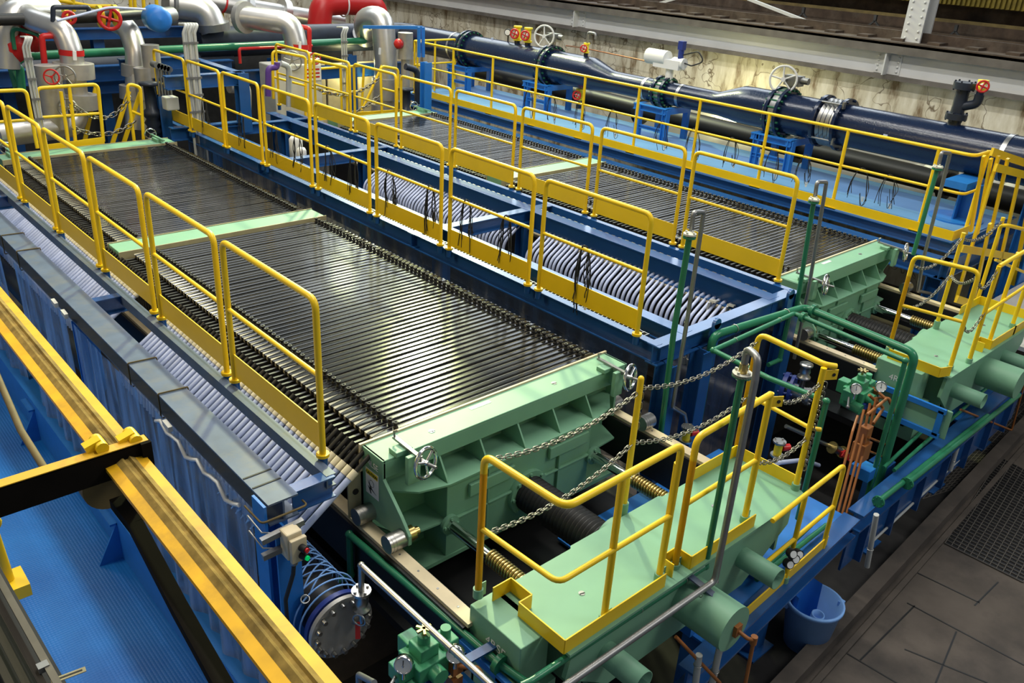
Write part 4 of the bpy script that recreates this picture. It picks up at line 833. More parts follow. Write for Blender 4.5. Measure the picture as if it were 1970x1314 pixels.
# steel line with red and yellow valve between the presses
o = pipe('drain_pipe', 'steel', [Yp(1512, 820, 3.2), Yp(1700, 905, 2.7)], .02, 'steel pipe with a red tagged valve in the dark gap between the crossheads', 0)
vv = Yp(1610, 865, 2.93); m = MB(); dd = (Yp(1700, 905, 2.7) - Yp(1512, 820, 3.2)).normalized(); m.flange(vv - dd * .07, dd, .06, .02).build('flange', 'brass', o); m = MB(); m.flange(vv + dd * .09, dd, .06, .02); m.build('flange', 'brass', o); MB().cyl(vv - dd * .05, vv + dd * .06, .04).build('valve_body', 'steel', o)
MB().bar(vv + V3((.03, -.05, .0)), vv + V3((.03, -.05, -.06)), .06, .03).build('red_handle', 'red', o)
tg = MB().bar(Yp(1622, 872, 2.85), Yp(1640, 886, 2.83), .01, .055).build('red_sign', 'red', o)
q = Yp(1631, 879, 2.83)
m = MB()
for s_ in (-1, 1):
    cx_, cz_ = q.x + s_ * .014, q.z
    m.box(cx_ - .011, cx_ - .009, q.y - .034, q.y - .031, cz_ - .018, cz_ + .018).box(cx_ + .009, cx_ + .011, q.y - .034, q.y - .031, cz_ - .018, cz_ + .018)
    for zz in (-.012, 0, .016): m.box(cx_ - .01, cx_ + .01, q.y - .034, q.y - .031, cz_ + zz - .001, cz_ + zz + .001)
m.build('sign_characters', 'white', tg)
# small flange valve and blue flanged header of the central gallery
fv = thing('flange_valve', 'blue and steel flanged valve in the dark gap left of the right press', 'valve', Yp(1515, 740, 3.4)); c = Yp(1510, 745, 3.45)
MB().flange(c, (.3, -1, 0), .15, .04, 8, .014, .02).flange(c + V3((.02, -.06, 0)), (.3, -1, 0), .14, .03, 8, .012, .02).build('blue_flange', 'navyblue', fv)
MB().cyl(c, c + V3((.06, -.24, -.02)), .07).flange(c + V3((.06, -.22, -.02)), (.3, -1, 0), .085, .03, 6).build('neck', 'greysteel', fv)
v2 = Yp(1552, 700, 3.2); MB().lathe(v2, (0, 0, -1), [(0, 0), (.06, 0), (.06, .02), (.04, .03), (.05, .08), (.035, .12), (.06, .125), (.06, .145), (.025, .15), (.025, .3)], 18).build('upright_valve', 'steel', fv)
for k, (px, py, yy, lb) in enumerate(((1323, 822, 3.5, 'yellow ball valve below the steel gooseneck at the gallery corner'), (1500, 850, 2.9, 'yellow ball valve with red handle in the dark gap behind the left crosshead'))):
    p = Yp(px, py, yy); t = thing('ball_valve', lb, 'valve', p); MB().flange(p, (0, 0, 1), .055, .016, 4, .008, .01).flange(p - V3((0, 0, .13)), (0, 0, 1), .055, .016).build('flange', 'steel', t); MB().cyl(p - V3((0, 0, .12)), p, .034).build('body', 'signyellow', t); MB().cyl(p + V3((.03, -.02, -.06)), p + V3((.09, -.05, -.06)), .03).build('handle', 'red', t)
# pale hose lying in the gap, round gauges, bucket
pipe('grey_hose', 'hose', [Yp(1465, 905, 2.9), Yp(1500, 890, 2.9), Yp(1545, 885, 2.95), Yp(1575, 895, 3.0)], .02, 'pale grey hose lying in the dark gap behind the left crosshead', .1)
gg = thing('round_gauge', 'cluster of round white faced gauges beside the right front cylinder of the left crosshead', 'gauge', Yp(1520, 1065, 2.15))
for px, py in ((1519, 1062), (1531, 1063), (1513, 1082), (1524, 1072)):
    c = Yp(px, py, 2.12); g = MB().cyl(c, c + V3((-.02, -.04, .015)), .034).build('gauge_case', 'ink', gg); MB().cyl(c + V3((-.02, -.04, .015)), c + V3((-.021, -.042, .016)), .026).build('gauge_face', 'white', g)
bk = Zp(1546, 1236, FZ); R0, R1, H = .165, .222, .46
bt = thing('bucket', 'pale blue plastic bucket on the dark floor by the rail', 'bucket', bk)
MB().lathe(bk, (0, 0, 1), [(0, .012), (R0, .012), (R0, 0), (R0 + .003, .0), (R1, H - .03), (R1 + .014, H - .03), (R1 + .014, H), (R1 - .006, H), (R0 - .004, .03), (0, .03)], 40).build('shell', 'paleblue', bt)
for s_ in (-1, 1): q = bk + V3((s_ * (R1 + .01) * .8, -s_ * (R1 + .01) * .6, H - .03)); MB().box(q.x - .025, q.x + .025, q.y - .02, q.y + .02, q.z - .03, q.z + .015).build('ear', 'paleblue', bt)
m = MB(); cr = []
for i in range(13): a = -2.6 + .24 * i; cr.append(bk + V3((.15 * math.cos(a + 2.6), .15 * math.sin(a + 2.6) + .02, 0)))
vs = [];
for q in cr: vs += [q + V3((0, 0, .06)), q + V3((.02, .02, H + .06 + .03 * math.sin(q.x * 40)))]
m.add(vs, [(2 * i, 2 * i + 2, 2 * i + 3, 2 * i + 1) for i in range(12)], True); tag(m.build('plastic_sheet', 'brightblue'), 'bright blue plastic sheet stuffed in the pale blue bucket', 'sheet')
m = MB(); c0 = bk + V3((-.05, -.04, .08)); m.lathe(c0, (-.05, -.12, 1), [(.052, 0), (.052, .33), (.042, .33), (.042, .05)], 20); tag(m.build('paper_roll', 'paleblue'), 'hollow blue roll standing inside the bucket', 'roll')
# white conduit on the base, control box on the left post
for k, (pa, pb, yy) in enumerate((((1370, 1314), (1385, 1245), 1.95), ((1345, 1260), (1338, 1314), 2.0), ((1668, 1090), (1686, 990), 2.05), ((1828, 905), (1845, 850), 2.3))):
    o = pipe('conduit', 'pvc', [Yp(*pa, yy), Yp(*pb, yy)], .022, 'white conduit pipe on the blue base, ' + ['nearest, under the main cylinder', 'second, left of the one under the main cylinder', 'by the blue foot right of the bucket', 'farthest right'][k], 0, cat='conduit'); clips(o, [Yp(*pa, yy).lerp(Yp(*pb, yy), .35)], .024, (0, 0, 1))
pipe('conduit', 'pvc', [Zp(1680, 1040, -1.75), Zp(1850, 880, -1.75)], .012, 'thin pale conduit sloping along the foot of the right base', 0, cat='conduit')
cb = Yp(563, 1045, 3.62); t = thing('control_box', 'beige push button box strapped to the blue corner post', 'control box', cb)
x, y, z = cb
MB().box(x - .05, x + .05, y - .03, y + .06, z - .09, z + .09).build('case', 'cream', t, .01)
cov = MB().box(x - .04, x + .06, y - .06, y - .03, z - .1, z + .06).build('cover', 'cream', t, .006)
for dz, mm, nm in ((-.0, 'red', 'red_button'), (-.055, 'glassgreen', 'green_button')):
    c = V3((x + .02, y - .06, z + dz)); q = MB().cyl(c, c + V3((.01, -.04, 0)), .022, n=16).build('button_guard', 'ink', cov); MB().cyl(c + V3((.01, -.04, 0)), c + V3((.014, -.052, 0)), .015, n=14).build(nm, mm, t)
MB().cyl((x, y, z - .15), (x, y, z - .09), .022).build('gland', 'greysteel', t)
o = MB().tube([(x, y, z - .14), (x - .01, y, z - .22), (x - .06, y + .02, z - .4), (x - .06, y + .02, z - .8)], .013, 8, .08).build('power_cable', 'rope'); tag(o, 'black cable dropping from the push button box', 'cable')
for k, dz in enumerate((.05, -.06)):
    m = MB(); m.bar((x - .16, y + .06, z + dz), (x + .1 - .08 * k, y + .05, z + dz + .03 - .015 * k), .035, .035); s_ = m.build('strut_channel', 'greysteel', t)
    MB().tube([(1.66, 3.92, z + dz + .02), (1.66, 3.75, z + dz), (1.72, 3.70, z + dz)], .006, 6).build('rod', 'steel', t)
tag(MB().tube([(1.66, 3.95, z + .12), (1.66, 3.74, z + .12), (1.95, 3.74, z + .12), (1.95, 3.80, z + .12)], .007, 6, .03).build('post_strap', 'darkyellow'), 'thin wire strap bent round the blue corner post above the push button box', 'strap')
# ---------------------------------------------------------------- blue platform with the main pipe
pf = thing('platform', 'light blue steel platform running along the wall behind the right press', 'platform', (11.8, 9, -.1))
MB().box(10.85, 12.85, 3.72, 15.3, -.13, -.1).build('deck', 'deckpaint', pf)
MB().ibeam((10.86, 3.72, -.11), (10.86, 15.3, -.11), .11, .14, .012, 'I').build('edge_channel', 'blue', pf)
MB().ibeam((10.86, 3.74, -.11), (12.85, 3.74, -.11), .11, .14, .012, 'I').build('edge_channel', 'blue', pf)
MB().ibeam((10.62, 3.60, -.27), (10.62, 15.3, -.27), .20, .24, .014, 'I').build('carrier_beam', 'blue', pf)
MB().ibeam((10.52, 3.66, -.27), (12.9, 3.66, -.27), .12, .24, .014, 'I').build('carrier_beam', 'blue', pf)
for x, y in ((10.62, 3.8), (10.62, 8), (10.62, 12.5), (12.3, 3.8)): MB().ibeam((x, y, -.5), (x, y, FZ), .2, .2, .014, 'I', up=(0, 1, 0)).build('leg', 'blue', pf)
mp = thing('main_pipe', 'thick glossy navy main pipe running above the blue platform along the wall', 'pipe', (12.3, 9, .74))
MX, MZ, RB, RN = 12.3, .74, .30, .19
def py_(px, py): return Xp(px, py, MX).y
m = MB()
prof = [(2.2, 1), (7.72, 1), (7.95, .97), (8.4, .03), (8.55, 0), (10.65, 0), (10.8, .03), (11.3, .97), (11.5, 1), (17.0, 1)]
vs = []; n = 40
for y, k in prof:
    r = RN + (RB - RN) * k; zc_ = .68 + .06 * k - 0 * k
    vs += [(MX + r * math.cos(2 * math.pi * i / n), y, zc_ + r * math.sin(2 * math.pi * i / n)) for i in range(n)]
m.add(vs, [(k * n + i, k * n + (i + 1) % n, (k + 1) * n + (i + 1) % n, (k + 1) * n + i) for k in range(len(prof) - 1) for i in range(n)], True)
m.build('pipe_run', 'navy', mp)
m = MB(); m.tube([(MX, 16.9, MZ), (MX, 17.5, MZ), (7.3, 17.5, MZ)], RB, 32, .5, k=8); m.build('back_run', 'navydull', mp)
def pflange(y, R, gap=.07, ring=True):
    m = MB()
    for s_ in (-1, 1): m.flange((MX, y + s_ * gap, MZ if R > .3 else .68), (0, 1, 0), R, .05, 0, n=36)
    f = m.build('flange', 'navy', mp); m = MB(); zz = MZ if R > .3 else .68
    for i in range(20):
        t = 2 * math.pi * i / 20; q = V3((MX + (R - .035) * math.cos(t), y, zz + (R - .035) * math.sin(t))); m.cyl(q - V3((0, gap + .06, 0)), q + V3((0, gap + .06, 0)), .018, n=6)
    m.build('bolts', 'boltgreen', f)
    if ring: MB().cyl((MX, y - gap * .55, zz), (MX, y + gap * .55, zz), R - .03, n=32).build('valve_ring', 'greysteel', f)
YV = [py_(905, 80), py_(1062, 100), py_(1278, 178), py_(1508, 197), py_(1606, 228)]
pflange(YV[0], .385); pflange(YV[1], .385); pflange(YV[2], .27, .09); pflange(YV[3], .385, .09)
m = MB(); y = YV[4]
for s_ in (-.17, .17): m.flange((MX, y + s_, MZ), (0, 1, 0), .385, .05, 10, .018, .03, n=36)
m.build('flange', 'navy', mp)
MB().lathe((MX, y - .14, MZ), (0, 1, 0), [(.29, 0), (.35, .035), (.29, .07), (.35, .105), (.29, .14), (.35, .175), (.29, .21), (.35, .245), (.29, .28)], 36).build('expansion_bellows', 'steel', mp)
m = MB()
for i in range(4): t = .6 + i * 1.57; q = V3((MX + .37 * math.cos(t), y, MZ + .37 * math.sin(t))); m.cyl(q - V3((0, .2, 0)), q + V3((0, .2, 0)), .015, n=8); m.box(q.x - .03, q.x + .03, q.y - .22, q.y - .19, q.z - .05, q.z + .05)
m.build('tie_rods', 'greysteel', mp)
m = MB()
for yy, r in ((py_(880, 72), .305), (YV[2] + .38, .195), (YV[2] - .4, .195), (py_(1938, 300), .307), (YV[1] + .14, .305), (YV[3] + .14, .305)): m.cyl((MX, yy - .03, MZ if r > .25 else .68), (MX, yy + .03, MZ if r > .25 else .68), r, n=36, cap=False)
m.build('pipe_band', 'steel', mp)
for px, py in ((947, 75), (1703, 262)): q = Xp(px, py, MX - .305); MB().bar(q - V3((0, .03, -.0)), q + V3((0, .03, .0)), .012, .05).build('pink_sticker', 'hose', mp)
# gear wheels and actuator on the main pipe valves
for (px, py, lb) in ((1047, 70, 'large pale handwheel valve gear on the main pipe, farther of two'), (1507, 153, 'large pale handwheel valve gear on the main pipe, nearer of two')):
    c = Xp(px, py, MX - .1); t = thing('valve_gear', lb, 'valve gear', c); wheel(c, (-.9, -.42, .12), .20, .018, 'girder', t, 'handwheel', 5, .2)
    m = MB(); m.cyl(c, c + V3((.2, .04, -.02)), .03).box(c.x + .12, c.x + .28, c.y - .2, c.y + .06, c.z - .09, c.z + .06).cyl((c.x + .2, c.y - .05, c.z - .3), (c.x + .2, c.y - .05, c.z + .02), .06).cyl((c.x + .2, c.y - .32, c.z), (c.x + .2, c.y - .2, c.z), .05); m.build('gear_box', 'greysteel', t)
c = V3((MX, YV[2], 1.14)); t = thing('valve_actuator', 'white pneumatic actuator standing on the narrow neck of the main pipe', 'actuator', c)
MB().cyl(c + V3((0, -.06, -.3)), c + V3((0, -.06, 0)), .07).box(c.x - .1, c.x + .1, c.y - .3, c.y + .25, c.z - .05, c.z + .1).build('body', 'white', t)
MB().cyl(c + V3((0, .02, .1)), c + V3((0, .45, .1)), .13, n=24).cyl(c + V3((0, -.12, .06)), c + V3((0, -.35, .06)), .09, n=20).build('cylinder', 'white', t)
MB().cyl(c + V3((0, -.25, .12)), c + V3((0, -.25, .3)), .05).box(c.x - .05, c.x + .05, c.y - .3, c.y - .2, c.z + .28, c.z + .42).build('positioner', 'navyblue', t)
MB().tube([c + V3((0, -.3, .2)), c + V3((0, -.6, .3)), c + V3((0, -.75, .15)), c + V3((0, -.5, .05)), c + V3((0, -.3, .08))], .012, 6, .1).build('hose_loop', 'rope', t)
# small valves riding on the pipe
def redvalve(base, label, h=.25, vert=True, s=1.0):
    t = thing('ball_valve', label, 'valve', base); b = V3(base)
    MB().cyl(b - V3((0, 0, .1)), b + V3((0, 0, .06)), .06 * s).build('stub', 'navy', t)
    MB().flange(b + V3((0, 0, .07)), (0, 0, 1), .085 * s, .03).flange(b + V3((0, 0, .07 + h)), (0, 0, 1), .085 * s, .03).cyl(b + V3((0, 0, .09)), b + V3((0, 0, .05 + h)), .06 * s).build('body', 'signyellow', t)
    wheel(b + V3((-.14, -.06, .07 + h / 2)), (-.9, -.4, .1), .085 * s, .018 * s, 'red', t, 'red_handwheel', 4)
    MB().cyl(b + V3((-.14, -.06, .07 + h / 2)), b + V3((0, 0, .07 + h / 2)), .04 * s).build('stem', 'white', t)
for px, py, lb in ((995, 68, 'yellow valve with red handwheel on the far main pipe, left of a pair'), (1015, 74, 'yellow valve with red handwheel on the far main pipe, right of a pair')):
    p = Xp(px, py + 14, MX); p.z = MZ + RB; redvalve(p, lb)
p = Xp(978, 62, MX); g = thing('round_gauge', 'round gauge on a bent black line beside the pair of red handwheels', 'gauge', p); MB().cyl(p, p + V3((-.05, -.03, 0)), .07, n=20).build('case', 'ink', g); MB().cyl(p + V3((-.05, -.03, 0)), p + V3((-.055, -.033, 0)), .055, n=20).build('dial', 'white', g); MB().cyl((p.x, p.y, MZ + .25), p, .015, n=8).build('stem', 'rope', g)
p = Xp(1127, 108, MX); p.z = MZ + RB; redvalve(p, 'small yellow valve with red handwheel and bent grey vent on the main pipe', .15, True, .7)
pipe('vent_pipe', 'greysteel', [p + V3((0, 0, .2)), p + V3((0, 0, .42)), p + V3((0, -.2, .42)), p + V3((0, -.2, .32))], .025, 'small bent grey vent pipe above the small yellow valve on the main pipe', .06)
p = Xp(1117, 160, MX); p.z = .16; redvalve(p, 'yellow valve with red handwheel hanging under the main pipe', .18, True, .9)
p = V3((MX, py_(1836, 236), MZ + RB)); t = thing('pipe_tee', 'navy flanged pipe tee standing on the near part of the main pipe', 'pipe tee', p)
MB().cyl(p - V3((0, 0, .1)), p + V3((0, 0, .5)), .085).flange(p + V3((0, 0, .1)), (0, 0, 1), .14, .08, 6).flange(p + V3((0, 0, .5)), (0, 0, 1), .14, .09, 6).tube([p + V3((0, 0, .22)), p + V3((0, -.22, .3)), p + V3((0, -.22, .42))], .06, 12, .08).build('tee', 'navydull', t)
redvalve(p + V3((0, -.22, .42)), 'yellow and red valve on the side branch of the navy pipe tee', .1, True, .8)
o = pipe('copper_line', 'copper', [Xp(1090, 88, MX + .2), Xp(1120, 92, 14.3), Xp(1255, 120, 14.3)], .014, 'thin copper line running along the stained wall above the main pipe', .1)
# blue stands of the pipe
def stand(y, R, lb, ht=None):
    t = thing('pipe_stand', lb, 'stand', (MX, y, -.1)); zt_ = (MZ if R > .25 else .68) - R - .03
    for s_ in (-1, 1): MB().ibeam((MX - .32 * 1, y + s_ * .3, zt_), (MX - .32, y + s_ * .3, -.1), .1, .1, .012, 'I', up=(0, 1, 0)).box(MX - .4, MX - .24, y + s_ * .3 - .08, y + s_ * .3 + .08, -.1, -.085).build('leg', 'brightblue', t)
    m = MB(); m.ibeam((MX - .32, y - .36, zt_ + .01), (MX - .32, y + .36, zt_ + .01), .1, .1, .012, 'I').ibeam((MX - .32, y - .3, .12), (MX - .32, y + .3, .12), .06, .06, .01, 'I'); m.build('cross_bar', 'brightblue', t)
    m = MB(); m.box(MX - .35, MX + .35, y - .36, y - .26, zt_ - .09, zt_ + .012).box(MX - .35, MX + .35, y + .26, y + .36, zt_ - .09, zt_ + .012); m.build('saddle', 'brightblue', t)
    for s_ in (-1, 1): MB().box(MX + .28, MX + .36, y + s_ * .3 - .05, y + s_ * .3 + .05, -.1, zt_).build('leg', 'brightblue', t)
stand(YV[2], RN, 'blue steel stand under the narrow neck of the main pipe'); stand(YV[1] + .05, RB, 'blue steel stand under the far handwheel valve of the main pipe'); stand(YV[3] - .1, RB, 'blue steel stand under the near handwheel valve of the main pipe'); stand(YV[0], RB, 'blue steel stand under the farthest flange of the main pipe')
t = thing('pipe_stand', 'broad blue pedestal at the near end of the blue platform', 'stand', (12, 4.1, -.1))
m = MB(); m.cyl((11.95, 4.15, -.1), (11.95, 4.15, -.08), .34, n=28).ibeam((11.95, 4.15, .4), (11.95, 4.15, -.1), .3, .22, .02, 'I', up=(0, 1, 0)).box(11.6, 12.5, 4.0, 4.3, .36, .45); m.build('column', 'brightblue', t)
t = thing('steel_post', 'blue steel post standing behind the near end of the blue platform', 'post', (12.4, 3.4, -1)); MB().ibeam((12.6, 3.55, .62), (12.6, 3.55, FZ), .24, .24, .016, 'I', up=(0, 1, 0)).build('shaft', 'brightblue', t)
# yellow stair at the far right
st = thing('yellow_stair', 'yellow stair head and posts right of the blue platform end', 'stair', (11.3, 3.2, -.5))
for px0, py0, px1, py1, yy in ((1893, 300, 1868, 445, 3.6), (1907, 305, 1880, 450, 3.5), (1921, 300, 1840, 575, 3.45), (1939, 305, 1905, 450, 3.4), (1962, 335, 1925, 500, 3.4), (1985, 370, 1940, 590, 3.4), (1905, 430, 1870, 590, 3.3)):
    a = Yp(px0, py0, yy); c = Yp(px1, py1, yy); m = MB(); m.bar(a, c, .05, .03); m.build('post', 'yellow', st)
for px0, py0, px1, py1, yy in ((1908, 292, 1985, 318, 3.5), (1915, 322, 1985, 340, 3.4), (1850, 478, 1985, 500, 3.4), (1840, 575, 1985, 622, 3.3)):
    a = Yp(px0, py0, yy); c = Yp(px1, py1, yy); MB().bar(a, c, .03, .09).build('tread_bar', 'yellow', st)
tag(MB().box(10.3, 14.5, 2.0, 3.3, -.95, -.9).build('landing', 'girder'), 'grey landing floor at the far right beyond the right crosshead', 'landing')
m = MB(); m.bar(Zp(1890, 582, -.88), Zp(1985, 615, -.88), .02, .14)
rp = rail_path('yellow rail of the grey landing at the far right edge', [Zp(1915, 480, -.45) , Yp(1925, 430, 3.0), Yp(1985, 445, 2.9)], [[Yp(1915, 500, 3.0), Yp(1985, 530, 2.9)]], [])
m.build('kick_plate', 'yellow', rp)
# ---------------------------------------------------------------- pipework at the back of the hall
def bp(name, mtl, pts, r, label, bend, n=16, cat='pipe'): return pipe(name, mtl, pts, r, label, bend, n=n, cat=cat)
def YY(pts): return [Yp(a, c, y) for a, c, y in pts]
def rings(o, pts, r, m='insul'):
    for a, c in pts: MB().cyl(a, c, r, n=22).build('collar', m, o)
# big silver elbow right of the red pipe
P = YY([(700, 60, 16.9), (705, 38, 16.6), (742, 45, 16.2), (742, 182, 16.2)])
P = [Yp(706, 70, 17.1), Yp(700, 36, 16.8), Yp(736, 34, 16.3), Yp(742, 120, 16.2), Yp(742, 250, 16.2)]
o = bp('steam_pipe', 'clad', P, .25, 'big silver clad pipe bending over beside the red pipe', .55, 24)
a = Yp(704, 62, 17.0); rings(o, [(P[0], P[0].lerp(P[1], .25))], .30, 'greysteel'); rings(o, [(Yp(742, 150, 16.2), Yp(742, 190, 16.2)), (Yp(740, 200, 16.2), Yp(740, 222, 16.2))], .30)
MB().bar(Yp(731, 92, 15.93), Yp(730, 105, 15.93), .05, .02).build('white_tag', 'white', o)
# red pipe
o = bp('fire_main', 'red', [Yp(614, 52, 18.6), Yp(618, 8, 18.6), Yp(660, 5, 18.6), Yp(722, 8, 18.6), Yp(728, 50, 18.6)], .27, 'thick red pipe arching over the back header', .5, 24)
MB().torus(Yp(660, 8, 18.6), (1, 0, 0), .275, .02, 26, 6).build('band', 'white', o)
# silver pipe with red band at centre
o = bp('steam_pipe', 'clad', [Yp(466, 33, 16.2), Yp(560, 45, 15.6), Yp(571, 90, 15.5), Yp(570, 250, 15.5)], .21, 'silver clad pipe with a red band coming down behind the central gallery', .4, 24)
MB().cyl(Yp(572, 84, 15.5), Yp(572, 93, 15.5), .217, n=24, cap=False).build('red_band', 'red', o); MB().bar(Yp(577, 80, 15.25), Yp(577, 95, 15.25), .05, .02).build('white_tag', 'white', o)
rings(o, [(Yp(571, 98, 15.5), Yp(570, 128, 15.5)), (Yp(466, 33, 16.2), Yp(474, 34, 16.1))], .29)
wheel(Yp(562, 117, 15.1), (-.5, -.85, .1), .17, .014, 'greysteel', o, 'handwheel', 5); wheel(Yp(606, 113, 15.0), (-.5, -.85, .1), .1, .012, 'red', o, 'red_handwheel', 3)
m = MB(); q = Yp(595, 112, 15.3); m.cyl(q, q + V3((0, 0, -.5)), .2, n=18); m.build('side_can', 'insul', o)
# large silver pipe at top centre and the flanged long one
o = bp('steam_pipe', 'clad', [Yp(330, 10, 17.6), Yp(395, 18, 17.3), Yp(413, 60, 17.2)], .27, 'fat silver clad pipe dropping onto the back header', .5, 24); rings(o, [(Yp(410, 44, 17.2), Yp(413, 58, 17.2))], .31, 'greysteel'); rings(o, [(Yp(324, 8, 17.6), Yp(330, 9, 17.6))], .36, 'greysteel')
o = bp('steam_pipe', 'clad', [Yp(400, 2, 20), Yp(660, 45, 19.2)], .2, 'long silver clad pipe running behind the red pipe', 0, 20); rings(o, [(Yp(470, 12, 19.8), Yp(480, 14, 19.8)), (Yp(540, 22, 19.6), Yp(552, 25, 19.6)), (Yp(600, 32, 19.4), Yp(606, 34, 19.4))], .3, 'clad')
MB().cyl(Yp(428, 7, 19.9), Yp(431, 8, 19.9), .21, n=20).build('red_band', 'red', o)
# left cluster
o = bp('steam_pipe', 'clad', [Yp(12, 130, 15.0), Yp(8, 60, 15.0), Yp(25, 22, 15.0), Yp(105, 20, 15.3)], .19, 'silver clad pipe arching over at the far left corner', .45, 24)
o = bp('steam_pipe', 'clad', [Yp(55, 30, 14.9), Yp(62, 38, 14.6), Yp(122, 58, 14.2), Yp(137, 100, 14.1), Yp(150, 215, 14.1), Yp(140, 242, 14.0), Yp(-10, 262, 13.6)], .165, 'silver clad pipe with a red band at far left, turning away at floor level', .3, 24)
MB().cyl(Yp(137, 95, 14.1), Yp(138, 106, 14.1), .173, n=24, cap=False).build('red_band', 'red', o); MB().bar(Yp(143, 98, 13.88), Yp(144, 116, 13.88), .05, .02).build('white_tag', 'white', o)
rings(o, [(Yp(141, 121, 14.1), Yp(144, 150, 14.1)), (Yp(149, 180, 14.1), Yp(151, 208, 14.1))], .28)
for px, py, dz in ((90, 125, .55), (100, 180, .5)): q = Yp(px, py, 13.9); MB().cyl(q, q - V3((0, 0, dz)), .17, n=18).build('side_can', 'insul', o)
wheel(Yp(125, 147, 13.6), (-.5, -.85, .1), .14, .012, 'greysteel', o, 'handwheel', 5); wheel(Yp(99, 148, 13.6), (-.5, -.85, .1), .1, .012, 'red', o, 'red_handwheel', 3); wheel(Yp(130, 208, 13.6), (-.5, -.85, .1), .13, .012, 'greysteel', o, 'handwheel', 5)
o = bp('steam_pipe', 'clad', [Yp(222, 42, 15.6), Yp(248, 55, 15.2), Yp(262, 100, 15.0), Yp(262, 250, 14.8)], .17, 'silver clad pipe between the blue motor and the cable tower', .4, 22); rings(o, [(Yp(262, 125, 15), Yp(262, 148, 15)), (Yp(258, 165, 14.9), Yp(259, 190, 14.9))], .23)
for px, py in ((288, 86), (274, 130)): q = Yp(px, py, 14.6); MB().cyl(q, q - V3((0, 0, .5)), .14, n=16).build('side_can', 'insul', o)
# black line with red valve and blue motor
o = bp('black_line', 'blackrubber', [Yp(-10, 38, 14.6), Yp(90, 36, 14.6), Yp(200, 32, 14.6), Yp(330, 22, 15.6)], .085, 'black pipe crossing the top left corner with a red handwheel', .1, 14)
MB().flange(Yp(193, 32, 14.6), (1, 0, 0), .16, .05).flange(Yp(222, 30, 14.6), (1, 0, 0), .16, .05).flange(Yp(128, 34, 14.6), (1, 0, 0), .13, .06).build('flange', 'signyellow', o)
wheel(Yp(211, 36, 14.35), (-.3, -.95, .1), .15, .03, 'red', o, 'red_handwheel', 4); wheel(Yp(133, 34, 14.4), (-.3, -.95, .1), .08, .025, 'red', o, 'red_handwheel', 4)
c = Yp(294, 36, 14.4); t = thing('blue_motor', 'round bright blue motor cover at the top left', 'motor', c); MB().lathe(c - V3((-.05, .18, 0)), (.1, 1, 0), [(0, -.02), (.12, 0), (.19, .04), (.2, .1), (.2, .34), (.12, .38)], 26).build('cover', 'brightblue', t); MB().cyl(c + V3((.1, .2, 0)), c + V3((.5, .5, 0)), .13).build('drive', 'greysteel', t)
bp('rubber_bracket', 'navydull', [Yp(102, 42, 14.2), Yp(102, 14, 14.2), Yp(171, 14, 14.2), Yp(171, 26, 14.2)], .035, 'navy bent tube frame above the black pipe at top left', .04, 10, 'tube')
bp('white_hose', 'hose', [Yp(110, 40, 14), Yp(150, 30, 14), Yp(210, 14, 14), Yp(280, 18, 14)], .018, 'thin white hose looping over the black pipe at top left', .6, 8, 'hose')
# green and red lines
bp('water_pipe', 'greenpipe', [Yp(35, 170, 15.2), Yp(22, 125, 15.4), Yp(45, 108, 15.6), Yp(730, 77, 17.0)], .07, 'long green pipe crossing behind the presses below the dark header', .25, 14)
bp('water_pipe', 'greenpipe', [Yp(42, 172, 15.0), Yp(38, 128, 15.0), Yp(22, 128, 15.0)], .06, 'short green riser at the far left', .1, 12)
bp('water_pipe', 'greenpipe', [Yp(28, 95, 14.8), Yp(22, 52, 14.8), Yp(78, 68, 14.6), Yp(80, 100, 14.6)], .03, 'thin green line bending over at the far left', .1, 10)
bp('fire_line', 'red', [Yp(86, 125, 14.2), Yp(80, 70, 14.2), Yp(108, 68, 14.2), Yp(45, 50, 14.9), Yp(45, 80, 14.9)], .045, 'thin red pipe frame at the far left', .05, 10)
bp('fire_line', 'red', [Yp(595, 100, 15.6), Yp(595, 55, 15.6), Yp(575, 50, 15.8)], .045, 'red drop line with a white tag beside the red banded pipe', .05, 10)
bp('fire_line', 'red', [Yp(462, 122, 15.9), Yp(460, 94, 15.9), Yp(600, 88, 16.2)], .03, 'thin red line under the dark header', .05, 10)
q = Yp(18, 88, 15); t = thing('red_valve', 'rough red insulated valve at the far left edge', 'valve', q); MB().sphere(q, .25, 14, 9, (1, .8, 1.1)).cyl(q, q + V3((.3, 0, .05)), .15).sphere(q + V3((.35, 0, .05)), .16).build('body', 'red', t)
for k, (px0, px1, y0, y1, r) in enumerate(((452, 700, 133, 126, .1), (-5, 400, 150, 118, .12))):
    pass
# blue steelwork at the back
bk = thing('portal_steelwork', 'blue steel portal standing at the far end of the central gallery', 'steel frame', (5.7, 13.6, 0))
q = Yp(490, 135, 13.3); zt2 = .82
for a, c in (((6.18, 13.3, zt2), (6.18, 13.3, -.1)), ((5.12, 13.9, .45), (5.12, 13.9, -.5)), ((6.18, 15.2, zt2), (6.18, 15.2, -.5))): MB().ibeam(a, c, .18, .18, .014, 'I', up=(0, 1, 0)).build('post', 'blue', bk)
for a, c in (((5.0, 13.3, zt2), (6.26, 13.3, zt2)), ((6.18, 13.2, zt2), (6.18, 15.4, zt2)), ((5.0, 13.3, .05), (6.26, 13.3, .05)), ((5.0, 15.2, zt2), (6.26, 15.2, zt2))): MB().ibeam(a, c, .14, .2, .014, 'I').build('beam', 'blue', bk)
bk2 = thing('rack_steelwork', 'blue pipe rack beams across the back under the dark header', 'steel frame', (8, 17, 0))
for a, c in (((4.6, 16.9, .25), (12, 16.9, .25)), ((1.0, 16.4, .55), (7.5, 16.4, .55))): MB().ibeam(a, c, .2, .26, .016, 'I').build('beam', 'blue', bk2)
